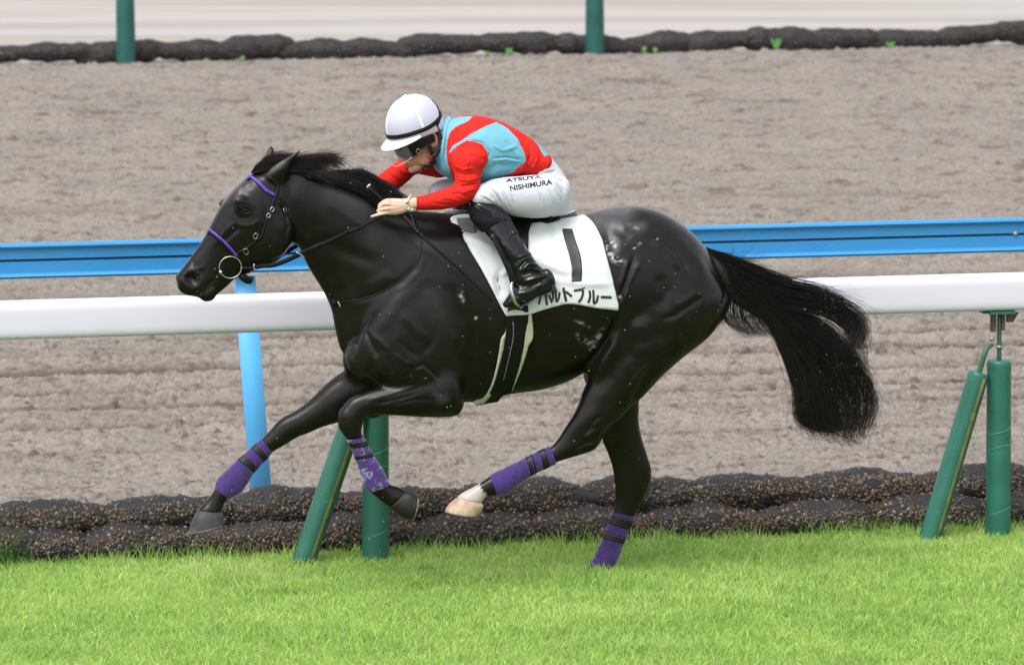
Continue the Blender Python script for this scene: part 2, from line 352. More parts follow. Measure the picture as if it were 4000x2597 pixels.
# ---- gravel bags
M_peb = mat("gravel", rough=.42, attr='Col', noise=(70, .25, 3))
M_net = mat("black_netting", (.014, .013, .014), .65, noise=(18, .5, 5), bump=(260, .8, .004))
ico = bmesh.new(); bmesh.ops.create_icosphere(ico, subdivisions=1, radius=1); ICV = np.array([v.co[:] for v in ico.verts]); ICF = np.array([[v.index for v in f.verts] for f in ico.faces]); ico.free()
PEBC = np.array([(.26, .14, .08), (.17, .115, .08), (.10, .085, .075), (.26, .21, .17), (.22, .115, .06), (.12, .115, .12), (.06, .05, .045), (.34, .22, .13), (.11, .08, .06), (.45, .42, .38)])
def bag_mesh(L=.66, R=.084, seed=0, pebbles=2500, size=.0105, dark=1.0):
    r = np.random.default_rng(seed); m, k = 40, 40
    x = np.linspace(-1, 1, m); th = np.linspace(0, 2*math.pi, k, endpoint=False)
    prof = (1-np.abs(x)**2.6)**.5; prof[0] = prof[-1] = .12
    prof = np.maximum(prof, .12)*(1+.12*np.sin(x*2.3+seed)+.07*np.sin(x*7+seed*2)+.03*np.sin(x*17+seed))
    X = np.repeat(x[:, None]*L/2, k, 1); rr = R*prof[:, None]*(1+.14*fbm(x[:, None]*3, th[None]*1.2, 3, seed+50))
    Y = rr*np.cos(th)*1.12; Z = rr*np.sin(th); Z = np.maximum(Z, -.93*R)
    RG = np.stack([X, Y, Z], -1); V, F = rings_mesh(RG)
    N = np.stack([0*X, np.cos(th)*np.ones_like(X), np.sin(th)*np.ones_like(X)], -1)
    PV, PF, PC = [], [], []; base = len(V); FF = [tuple(f) for f in F]; nface0 = len(FF)
    uu = r.uniform(2, m-3, pebbles); vv = r.uniform(0, k, pebbles)
    for u, v in zip(uu, vv):
        i, j = int(u), int(v); fu, fv = u-i, v-j; p = (RG[i, j % k]*(1-fu)+RG[i+1, j % k]*fu)*(1-fv)+(RG[i, (j+1) % k]*(1-fu)+RG[i+1, (j+1) % k]*fu)*fv
        nn = N[i, j % k]
        if nn[2] > .72+.35*r.random()**2 or fbm(u*.16+seed, v*.16, 2, seed+7) > .50: continue     # netting hides the gravel on top
        if nn[2] < -.8: continue
        sz = size*(.55+.9*r.random()**1.4)*np.array([1, .85, .75]); A = np.linalg.qr(r.normal(size=(3, 3)))[0]
        PV.append((ICV*sz)@A+p-nn*sz.mean()*.35); PF.append(ICF+base); base += 12
        cc = PEBC[min(int(r.random()**1.25*10), 9)]*(.45+.6*r.random())*dark; PC.append(np.tile(cc*.42*np.array([1.05, .95, .85]), (12, 1)))
    ct, cf = tube([RG[i, 20]*1.0+np.array([0, -.006, .010*math.sin(i*.4+seed)]) for i in range(5, m-5, 5)], .0028, n=5, sub=3, up=np.array([0, 1., 0])); me = bpy.data.meshes.new("gravel_bag"); FF = [tuple(a+0 for a in f) for f in FF]; VV = np.vstack([V]+PV+[ct]); nct = len(VV)-len(ct); FFc = [tuple(int(a)+nct for a in f) for f in cf]; PC.append(np.full((len(ct), 3), .01)); FF = FF+FFc+[tuple(map(int, t)) for t in np.vstack(PF)]
    me.from_pydata(VV.tolist(), [], FF); me.update(); me.materials.append(M_net); me.materials.append(M_peb)
    mi = np.zeros(len(FF), np.int32); mi[nface0+len(FFc):] = 1; me.polygons.foreach_set("material_index", mi); me.polygons.foreach_set("use_smooth", [True]*len(FF))
    C_ = np.vstack([np.full((len(V), 3), .02)]+PC); at_ = me.attributes.new('Col', 'FLOAT_COLOR', 'POINT'); at_.data.foreach_set("color", np.hstack([C_, np.ones((len(C_), 1))]).astype(np.float32).ravel())
    return me
BM = [bag_mesh(seed=i+1) for i in range(4)]
def bag(me, s, n, z, rz, sc, label, group, flip=0, tilt=0):
    o = bpy.data.objects.new('gravel_bag', me); COL.objects.link(o); o.location = W(s, n, z)
    o.rotation_euler = (0, tilt, PSI+rz+(math.pi if flip else 0)); o.scale = sc; tag(o, label, 'gravel bag', group)
GB = 'netted gravel bags stacked along the edge of the turf'
r_ = random.Random(5)
def ordinal(i): return ['first', 'second', 'third', 'fourth', 'fifth', 'sixth', 'seventh', 'eighth', 'ninth', 'tenth', 'eleventh', 'twelfth', 'thirteenth', 'fourteenth', 'fifteenth', 'sixteenth', 'seventeenth', 'eighteenth', 'nineteenth', 'twentieth', 'twenty-first'][i]
s = -3.05; i = 0
while s < 3.3:
    sc = .94+.14*r_.random()
    bag(BM[r_.randrange(4)], s, 1.10+r_.uniform(-.02, .02), .064, r_.uniform(-.05, .05), (sc, 1.15, 1.04+.12*r_.random()), f'brown gravel bag in black netting, lower row, {ordinal(i)} from the left', GB, r_.random() < .5); s += .53*sc; i += 1
s = -2.95; i = 0
while s < 3.3:
    sc = .95+.16*r_.random()
    bag(BM[r_.randrange(4)], s, 1.22+r_.uniform(-.02, .02), .176+r_.uniform(-.012, .010), r_.uniform(-.07, .07), (sc, 1.15, 1.04+.16*r_.random()), f'brown gravel bag in black netting, upper row, {ordinal(i)} from the left', GB, r_.random() < .5, r_.uniform(-.05, .05)); s += .525*sc; i += 1
BF = [bag_mesh(L=.80, R=.112, seed=i+11, pebbles=900, size=.012, dark=.62) for i in range(3)]
s = 27*math.tan(PSI)-5.6; i = 0
while s < 27*math.tan(PSI)+5.9:
    sc = .9+.3*r_.random()
    bag(BF[r_.randrange(3)], s, 27.05, .080+r_.uniform(-.025, .02), r_.uniform(-.04, .04), (sc, 1, .82+.36*r_.random()), f'dark gravel bag beyond the dirt track, {ordinal(min(i,20))} from the left', 'dark gravel bags in a row beyond the dirt track', r_.random() < .5, r_.uniform(-.10, .10)); s += .60*sc; i += 1
# ---- white running rail with green padded posts
M_white = mat("white_rail_plastic", (.64, .62, .72), .32, scuff=((.35, .33, .30), 9, .66, .35), coat=.3, coat_rough=.25, noise=(3, .02, 2))
M_green = mat("green_vinyl_padding", (.016, .118, .085), .42, scuff=((.16, .22, .18), 16, .62, .5), noise=(7, .22, 4), bump=(14, .3, .006))
M_seam = mat("aged_foam", (.14, .12, .035), .9, noise=(20, .4, 5))
M_gmetal = mat("green_painted_steel", (.03, .10, .07), .45, noise=(40, .4, 4))
M_wire = mat('pale_wire', (.10, .24, .20), .4)
M_rust = mat("rusty_bracket", (.085, .055, .045), .7, noise=(30, .5, 5))
M_bolt = mat("bolt_steel", (.30, .29, .27), .45, metal=.6)
def beam(mb_, s0, s1, n, zc, hz, hn, ex=3.2, seg=40, k=24):
    th = np.linspace(0, 2*math.pi, k, endpoint=False); R = []
    for s in np.linspace(s0, s1, seg):
        y = np.sign(np.cos(th))*abs(np.cos(th))**(2/ex)*hn; z = np.sign(np.sin(th))*abs(np.sin(th))**(2/ex)*hz
        R.append(np.array([W(s, n+a, zc+b) for a, b in zip(y, z)]))
    mb_.add(*rings_mesh(np.array(R)))
NR = .75
def zline(y0, y4000, n):     # height of a level line seen at these photo rows
    return .5*(P(0, y0, -n)[2]+P(4000, y4000, -n)[2])
zt = zline(1182, 1060, NR); zb = zline(1333, 1203, NR)
rail = thing('running_rail', 'white rounded running rail on green padded posts beside the turf', 'rail', W(0, NR, 0))
m = MB(); beam(m, -9, 9, NR, (zt+zb)/2+.001, (zt-zb)/2*.985, .062, ex=5.0, k=64); m.build('rail_beam', M_white, rail)
def pad(mb_, a, b, r0, r1, k=28):
    a, b = np.array(a), np.array(b); T = (b-a)/np.linalg.norm(b-a); x = np.cross(T, LV); x /= np.linalg.norm(x); y = np.cross(T, x); R = []
    L = np.linalg.norm(b-a); th = np.linspace(0, 2*math.pi, k, endpoint=False)
    for u in [0, .004, .012]+list(np.linspace(.03, .97, 16))+[.988, .996, 1]:
        rr = r0+(r1-r0)*u; rr *= {0: .80, .004: .92, .996: .94, 1: .84}.get(u, 1)
        R.append(a+T*L*u+rr*(np.cos(th)[:, None]*x+np.sin(th)[:, None]*y))
    mb_.add(*rings_mesh(np.array(R)))
def post_set(pxc, ytop, w_px, ybot, brace, zrail):
    """upright pad centre x, top y; brace = ((x,y) top, (x,y) bottom, width)"""
    l = -NR; base = P(pxc[1], ybot, l); base[2] = -.02; top = P(pxc[0], ytop, l); r = w_px/2*DIST/FPX*1.03
    m = MB(); pad(m, base, top, r*1.05, r); pa = m.build('post', M_green, rail)
    for q_, a0 in ((.18, .3), (.52, .9), (.63, -.5)):
        cc_ = base+(top-base)*q_; m = MB(); m.add(*tube([cc_+r*1.035*(LV*math.cos(a)+RV*math.sin(a))+UP*.022*math.sin(a+a0) for a in np.linspace(-1.3, 1.3, 12)], .0016, n=5, sub=1)); m.build('binding_wire', M_wire, pa)
    m = MB(); m.add(*tube([top-UP*.04, top+UP*(zrail-top[2]+.005)], .011, n=12)); m.build('rod', M_gmetal, pa)
    m = MB(); m.add(*tube([top+UP*.055, top+UP*.068], .016, n=12, sub=1)); m.build('collar', M_bolt, pa)
    l2 = l+.02; bt = P(*brace[0], l2); bb = P(*brace[1], l2); d = bb-bt; bb = bt+d*((bt[2]+.02)/(-d[2])); r2 = brace[2]/2*DIST/FPX*1.03
    m = MB(); pad(m, bb, bt, r2*1.05, r2); pb = m.build('brace', M_green, rail)
    T = (bt-bb)/np.linalg.norm(bt-bb); sdv = np.cross(T, LV); sdv /= np.linalg.norm(sdv)
    if sdv@RV < 0: sdv = -sdv
    o_ = (LV*.94+sdv*.34); o_ /= np.linalg.norm(o_); m = MB(); q = [bb+o_*r2*1.0+T*.01, bb+o_*r2*.99+T*.4, bt+o_*r2*.965-T*.02]
    m.add(*tube(q, .0085, n=8, flat=(1.25, .5), up=np.cross(T, sdv))); m.build('seam', M_seam, pb)
    m = MB(); e = np.array([top[0], top[1], zrail-.05])-RV*.035; m.add(*tube([bt-T*.03, bt+T*.10, e-UP*.11], [.014, .013, .009], n=8)); m.build('brace_rod', M_gmetal, pb)
    m = MB(); m.add(*tube([e-UP*.09, e-UP*.075], .012, n=8, sub=1)); m.build('bolt', M_bolt, pb)
    def box(c_, a, b, z):
        v = [c_+RV*i*a-LV*j*b+UP*k*z for i in (-1, 1) for j in (-1, 1) for k in (-1, 1)]; return v, [(0, 1, 3, 2), (4, 6, 7, 5), (0, 4, 5, 1), (2, 3, 7, 6), (0, 2, 6, 4), (1, 5, 7, 3)]
    cx = np.array([top[0], top[1], zrail])
    m = MB(); m.add(*box(cx-UP*.006, .062, .05, .007)); m.add(*box(cx-UP*.006-RV*.075, .014, .04, .003)); m.build('saddle_plate', M_green, rail, smooth=False)
    m = MB(); m.add(*box(cx-UP*.055-RV*.030, .009, .02, .042)); m.build('bracket', M_rust, rail, smooth=False)
    m = MB(); v, f = box(cx-UP*.052+RV*.014, .008, .02, .040); m.add(v, f); m.build('bracket', M_rust, rail, smooth=False)
    q = [cx+RV*.035-UP*.012, cx+RV*.088-UP*.012, cx+RV*.062-UP*.055, cx+RV*.035-UP*.055]; V = [p+LV*.012 for p in q]+[p-LV*.012 for p in q]
    m = MB(); m.add(V, [(0, 1, 2, 3), (7, 6, 5, 4), (0, 4, 5, 1), (1, 5, 6, 2), (2, 6, 7, 3), (3, 7, 4, 0)]); m.build('gusset', M_rust, rail, smooth=False)
zr = zb
b1t, b1b = c('B', 1062, 585), c('B', 828, 1370)
post_set((c('B', 1162, 0)[0], c('B', 1155, 0)[0]), c('B', 0, 523)[1], 97, 2250, (b1t, b1b, 84), zr)
dx = -(3900-1466)
post_set((c('F', 1320, 0)[0], c('F', 1316, 0)[0]), c('B', 0, 523)[1]+74, 100, 2260, ((c('F', 1110, 620)[0]+75, 1505), c('F', 855, 1470), 88), zr)
post_set((-965, -968), 1548, 102, 2330, ((-1045, 1590), (-1230, 2240), 88), zr)
# ---- blue inner rail of the dirt track
NB = 1.8
M_blue = mat("blue_painted_rail", (.030, .235, .53), .38, scuff=((.30, .36, .42), 22, .66, .5), coat=.25, noise=(5, .06, 3)); M_bluep = mat("light_blue_post", (.10, .42, .80), .4, scuff=((.35, .38, .40), 20, .64, .5), noise=(4, .05, 3)); M_groove = mat("rail_groove", (.01, .04, .09), .5)
bt_, bb_ = zline(955, 842, NB), zline(1095, 977, NB); H_ = bt_-bb_
br = thing('inner_rail', 'blue ribbed metal rail with dark centre groove on a leaning light blue post', 'rail', W(0, NB, 0))
prof = [(0, bt_-.004), (-.016, bt_), (-.030, bt_-.006), (-.034, bt_-.016), (-.028, bt_-.026), (-.014, bt_-.030), (-.014, bb_+H_*.545), (.004, bb_+H_*.54), (.004, bb_+H_*.475), (-.014, bb_+H_*.47), (-.014, bb_+.026), (-.028, bb_+.022), (-.034, bb_+.012), (-.028, bb_+.003), (-.016, bb_), (0, bb_+.003), (.02, bb_+.02), (.02, bt_-.02)]
m = MB(); R = np.array([[W(s, NB+a, z) for a, z in prof] for s in np.linspace(-9, 9, 30)]); m.add(*rings_mesh(R)); m.build('rail_beam', M_blue, br, smooth=False)
m = MB(); zc = bb_+H_*.508
V = [W(s, NB+.0035, zc+a) for s in (-9, 9) for a in (-H_*.03, H_*.03)]; V += [W(s, NB-.002, zc+a) for s in (-9, 9) for a in (-H_*.03, H_*.03)]; m.add(V, [(0, 1, 3, 2), (4, 6, 7, 5), (0, 4, 5, 1), (2, 3, 7, 6), (0, 2, 6, 4), (1, 5, 7, 3)]); m.build('groove', M_groove, br, smooth=False)
def blue_post(x0, x1):
    a = P(*x0, -NB-.05); b = P(*x1, -NB-.05); d = b-a; b = a+d*((a[2]+.05)/(-d[2])); m = MB()
    pr = [(.042, -.03), (.048, -.022), (.048, .02), (.04, .03), (-.04, .03), (-.048, .02), (-.048, -.022), (-.042, -.03)]
    m.add(*rings_mesh(np.array([[p+RV*u-LV*v for u, v in pr] for p in (b, (a+b)/2, a)]))); m.build('post', M_bluep, br)
blue_post((c('V', 568, 640)), c('F', 543, 1015)); 
q = P(4010, 925, -NB-.02); 
def joint(q):
    m = MB(); m.add(*ellipsoid(q+RV*.06, np.array([RV*.11, UP*.034, LV*.03]))); J = m.build('joint_bracket', M_blue, br)
    m = MB(); m.add(*ellipsoid(P(3966, 913, -NB+.012), np.array([RV*.013, UP*.013, LV*.012]))); m.build('bolt', M_bolt, J)
joint(q)
# ---- far green posts and their rail
M_gfar = mat("dark_green_post", (.010, .085, .072), .4, noise=(6, .2, 4), bump=(10, .3, .008))
NF = 26.78
fr = thing('far_rail', 'white rail on green padded posts at the far side of the dirt track', 'rail', W(0, NF, 0))
m = MB(); beam(m, -20, 32, NF, 1.16, .08, .06); m.build('rail_beam', M_white, fr)
for xt, xb, yb in ((c('A', 0, 0)[0]+495, 497, 250), (2318, 2324, 213), (-1330, -1332, 290), (4150, 4152, 176)):
    b = G(xb, yb, 0); b = W(b@RV, NF, -.02); m = MB(); pad(m, b, b+UP*1.10+RV*-.01, .090, .078); m.build('post', M_gfar, fr)
# small weeds at the far bags
def weed(px, hgt, wdt, label, k=3):
    b = G(*px, 0); b = W(b@RV, 26.72, 0); m = MB(); M = M_weed
    for i in range(k):
        a = (i-(k-1)/2)*.55+r_.uniform(-.1, .1); p = [b, b+UP*hgt*.55+RV*math.sin(a)*wdt*.5, b+UP*hgt*(.9+.1*r_.random())+RV*math.sin(a)*wdt]
        m.add(*tube(p, [.006, .016, .003], n=8, flat=(1, .3)))
    o = m.build('weed', M, None); tag(o, label, 'weed', 'small green weeds at the foot of the far gravel bags')
M_weed = mat("weed_leaf", (.09, .25, .05), .5)
for x, y, h, wd, lb in ((3002, 192, .13, .10, 'bright green broad leaved weed, largest, at the far dark gravel bags'), (3440, 182, .07, .09, 'small bright green weed drooping right at the far gravel bags'), (2497, 205, .07, .03, 'small dull green weed right of the far green post'), (2540, 204, .06, .03, 'tiny dull green weed, second right of the far green post'), (1985, 220, .08, .05, 'green weed left of the right far green post'), (1905, 224, .05, .03, 'faint tiny green weed left of the right far green post'), (945, 240, .05, .03, 'tiny pale green weed at the far gravel bags on the left')):
    weed((x, y), h, wd, lb)
# ================================================================== HORSE
def st(k, rows):
    """rows: ax,ay,bx,by,hd,l[,egg] in crop k"""
    return [c(k, r[0], r[1])+c(k, r[2], r[3])+tuple(r[4:]) for r in rows]
NH = .135   # lateral offsets of the limbs
neck = st('V', [
 (676, 378, 684, 560, .070, 0), (706, 386, 700, 590, .078, 0, -.1), (752, 402, 727, 640, .086, 0, -.25), (800, 424, 752, 680, .095, 0, -.35), (850, 448, 770, 722, .11, 0, -.4),
 (900, 470, 780, 775, .135, 0, -.45), (960, 486, 800, 832, .165, 0, -.4), (1020, 494, 850, 880, .20, 0, -.35), (1080, 500, 925, 910, .225, 0, -.3), (1140, 506, 1010, 930, .24, 0, -.2),
 (1200, 512, 1100, 934, .26, 0, -.15), (1260, 514, 1180, 916, .275, 0, -.12), (1320, 508, 1255, 905, .28, 0, -.05), (1378, 492, 1320, 884, .275, 0), (1436, 480, 1375, 855, .27, 0, .0),
 (1496, 481, 1430, 850, .27, 0, .0), (1556, 502, 1490, 850, .26, 0, 0), (1612, 543, 1545, 845, .23, 0, 0), (1655, 600, 1590, 815, .18, 0, 0), (1682, 665, 1630, 775, .11, 0, 0)])
head = st('H', [
 (940, 345, 1170, 700, .070, 0), (860, 350, 1140, 860, .082, 0), (765, 385, 1105, 945, .092, 0), (670, 465, 1062, 1005, .098, 0), (585, 560, 1010, 1062, .096, 0), (520, 665, 930, 1104, .086, 0), (470, 760, 850, 1132, .074, 0),
 (430, 840, 768, 1165, .062, 0), (385, 910, 690, 1200, .054, 0), (335, 985, 612, 1240, .050, 0), (285, 1055, 556, 1280, .050, 0), (232, 1125, 500, 1330, .052, 0), (190, 1175, 440, 1345, .050, 0), (176, 1215, 370, 1362, .044, 0), (192, 1260, 300, 1350, .034, 0)])
jaw = st('H', [(620, 1150, 640, 1225, .03, 0), (540, 1240, 575, 1290, .032, 0), (455, 1310, 505, 1345, .034, 0), (400, 1340, 480, 1388, .032, 0), (375, 1360, 430, 1402, .022, 0)])
near_ear = st('N', [(545, 585, 800, 610, .030, .05), (575, 520, 835, 540, .032, .055), (640, 445, 850, 478, .030, .06), (715, 386, 872, 430, .026, .065), (800, 336, 900, 380, .022, .07), (870, 298, 925, 342, .015, .075), (930, 262, 958, 292, .009, .08), (972, 238, 985, 245, .004, .08)])
far_ear = st('N', [(500, 350, 690, 380, .030, -.05), (545, 300, 680, 320, .026, -.055), (580, 250, 668, 272, .019, -.06), (604, 208, 650, 226, .010, -.06), (618, 190, 628, 192, .004, -.06)])
def leg(): pass
near_shoulder = st('V', [(975, 560, 1090, 570, .06, .10), (915, 640, 1085, 660, .085, .125), (865, 720, 1085, 740, .10, .135), (832, 790, 1085, 810, .105, .135), (835, 860, 1082, 870, .10, .135), (900, 905, 1072, 925, .07, .14)])
near_fore = st('F', [
 (1700, 200, 1910, 420, .085, .15), (1620, 240, 1880, 545, .085, .155), (1540, 275, 1760, 566, .075, .16), (1440, 330, 1620, 565, .066, .165), (1330, 368, 1460, 556, .052, .17), (1230, 400, 1330, 552, .045, .17),
 (1150, 435, 1262, 560, .043, .17), (1096, 495, 1240, 590, .044, .17), (1066, 560, 1232, 612, .043, .17), (1062, 620, 1226, 645, .040, .17), (1085, 668, 1226, 672, .035, .17),
 (1122, 715, 1240, 700, .029, .17), (1150, 770, 1268, 752, .027, .17), (1178, 835, 1296, 812, .027, .17), (1203, 900, 1335, 870, .029, .17), (1222, 960, 1372, 930, .033, .17), (1238, 1025, 1396, 985, .036, .17),
 (1275, 1068, 1416, 1012, .034, .17), (1320, 1105, 1440, 1020, .031, .17), (1362, 1140, 1480, 1030, .032, .17), (1405, 1172, 1520, 1050, .040, .17)])
near_fore = near_fore
near_fore_hoof = st('F', [(1402, 1172, 1524, 1046, .040, .17), (1450, 1206, 1548, 1056, .046, .17), (1500, 1236, 1570, 1066, .052, .17), (1548, 1248, 1586, 1080, .056, .17), (1556, 1249, 1592, 1082, .056, .17)])
far_fore = st('F', [
 (1230, 100, 1420, 480, .09, -.12), (1150, 205, 1330, 570, .085, -.13), (1060, 280, 1200, 570, .072, -.14), (975, 350, 1075, 600, .062, -.14), (880, 445, 960, 632, .052, -.14), (780, 520, 870, 672, .046, -.14),
 (700, 560, 800, 698, .044, -.14), (650, 602, 735, 736, .041, -.14), (605, 655, 680, 770, .036, -.14), (550, 712, 622, 802, .030, -.14), (500, 758, 582, 848, .028, -.14), (440, 812, 532, 900, .028, -.14),
 (375, 868, 490, 950, .029, -.14), (310, 930, 456, 1005, .033, -.14), (258, 985, 412, 1066, .036, -.14), (236, 1045, 330, 1112, .034, -.14), (205, 1095, 304, 1148, .031, -.14), (160, 1145, 292, 1178, .034, -.14), (116, 1188, 290, 1200, .042, -.14)])
far_fore_hoof = st('F', [(114, 1186, 291, 1198, .042, -.14), (98, 1228, 296, 1216, .047, -.14), (80, 1280, 300, 1240, .052, -.14), (64, 1325, 308, 1262, .056, -.14), (60, 1336, 310, 1268, .056, -.14)])
near_thigh = st('V', [(1430, 560, 1600, 560, .08, .12), (1410, 630, 1660, 640, .12, .125), (1385, 700, 1688, 705, .14, .13), (1368, 770, 1655, 775, .14, .13), (1362, 830, 1590, 828, .125, .135), (1366, 880, 1540, 872, .105, .14)]) + st('K', [
 (1020, 360, 1400, 410, .085, .145), (995, 440, 1330, 470, .072, .15), (955, 525, 1240, 560, .060, .155), (905, 598, 1165, 640, .050, .155), (870, 655, 1132, 700, .044, .155), (842, 692, 1085, 748, .040, .155), (826, 710, 960, 790, .034, .155),
 (805, 722, 846, 832, .030, .155), (750, 746, 780, 862, .028, .155), (680, 782, 712, 895, .028, .155), (610, 818, 650, 932, .028, .155), (540, 852, 592, 975, .031, .155), (480, 880, 540, 1020, .035, .155), (425, 910, 470, 1038, .034, .155),
 (375, 945, 425, 1036, .029, .155), (320, 980, 392, 1048, .029, .155), (262, 1008, 386, 1062, .034, .155), (215, 1042, 384, 1078, .042, .155)])
near_hind_hoof = st('K', [(213, 1042, 386, 1078, .042, .155), (180, 1078, 387, 1100, .048, .155), (152, 1112, 372, 1136, .054, .155), (146, 1132, 352, 1160, .056, .155)])
far_thigh = st('V', [(1420, 640, 1620, 640, .10, -.12), (1385, 760, 1620, 765, .12, -.13), (1360, 835, 1560, 835, .11, -.13)]) + st('K', [
 (1020, 290, 1390, 400, .095, -.14), (1090, 420, 1378, 470, .075, -.14), (1130, 560, 1374, 560, .062, -.14), (1138, 670, 1394, 660, .055, -.14), (1170, 750, 1428, 765, .048, -.14), (1200, 835, 1456, 860, .045, -.14), (1216, 920, 1454, 930, .042, -.14),
 (1222, 1000, 1424, 1010, .038, -.14), (1222, 1070, 1392, 1085, .033, -.14), (1212, 1135, 1352, 1165, .030, -.14), (1190, 1195, 1318, 1235, .028, -.14), (1165, 1260, 1292, 1300, .028, -.14), (1138, 1330, 1268, 1360, .030, -.14), (1108, 1395, 1246, 1420, .034, -.14), (1082, 1445, 1222, 1472, .035, -.14),
 (1052, 1482, 1178, 1520, .031, -.14), (1016, 1514, 1142, 1552, .036, -.14)])
far_hind_hoof = st('K', [(1014, 1512, 1144, 1552, .040, -.14), (985, 1550, 1140, 1578, .048, -.14), (955, 1592, 1130, 1604, .054, -.14)])

def slim(rows, i0, i1, k=.90):
    out = []
    for i, r in enumerate(rows):
        if i0 <= i <= i1:
            mx, my = (r[0]+r[2])/2, (r[1]+r[3])/2; r = (mx+(r[0]-mx)*k, my+(r[1]-my)*k, mx+(r[2]-mx)*k, my+(r[3]-my)*k, r[4]*k)+tuple(r[5:])
        out.append(r)
    return out
mb = MB()
for s_, kw in ((neck, dict(sub=6, n=40)), (head, dict(ex=2.3, n=32)), (jaw, {}), (near_ear, {}), (far_ear, {}), (near_shoulder, {}), (slim(near_fore, 12, 16), {}), (slim(far_fore, 10, 14), {}), (slim(near_thigh, 13, 18), {}), (slim(far_thigh, 13, 16), {})):
    mb.add(*loft(s_, **kw))
Hc = lambda x, y: c('H', x, y)
for px, l, rx, rz, ry in ((Hc(722, 645), .082, .034, .026, .018), (Hc(585, 610), -.082, .036, .030, .024), (Hc(700, 590), .078, .035, .022, .018),   # brow ridges
        (Hc(950, 850), .070, .10, .11, .03), (Hc(880, 850), -.06, .10, .11, .03),              # cheek (masseter)
        (Hc(285, 1205), .038, .036, .034, .018), (Hc(230, 1200), -.038, .034, .032, .018),     # nostril rims
        (c('C', 640, 1085), .08, .078, .09, .062), (c('C', 620, 1090), -.08, .078, .09, .062), # breast muscles
        (c('C', 770, 1050), .11, .055, .07, .055),
        (c('F', 1800, 470), .155, .075, .06, .065),                                             # elbow
        (c('K', 1050, 700), .16, .05, .04, .04), (c('F', 1130, 560), .17, .045, .05, .045)):
    mb.add(*ball(px, l, rx, rz, ry))
# withers and back bone ridge
HV, HF = voxel(*mb.arr(), .0065)
HV = smooth(HV, HF, 14, .5)
px0 = proj(HV)
# extra smoothing in the joins (groin, arm pit)
wj = np.zeros(len(HV))
for kx, ky, r in [(1375, 850, 70), (1075, 880, 60), (830, 850, 60), (1460, 900, 60), (690, 560, 45), (672, 402, 42), (1390, 760, 60), (1090, 720, 60), (1100, 800, 60), (1380, 640, 70), (860, 700, 60)]:
    q = np.array(c('V', kx, ky)); d = np.linalg.norm(px0-q, axis=1)/(r/.595); wj = np.maximum(wj, np.clip(1-d, 0, 1))
HV = smooth(HV, HF, 60, .5, np.clip(wj*1.6, 0, 1))
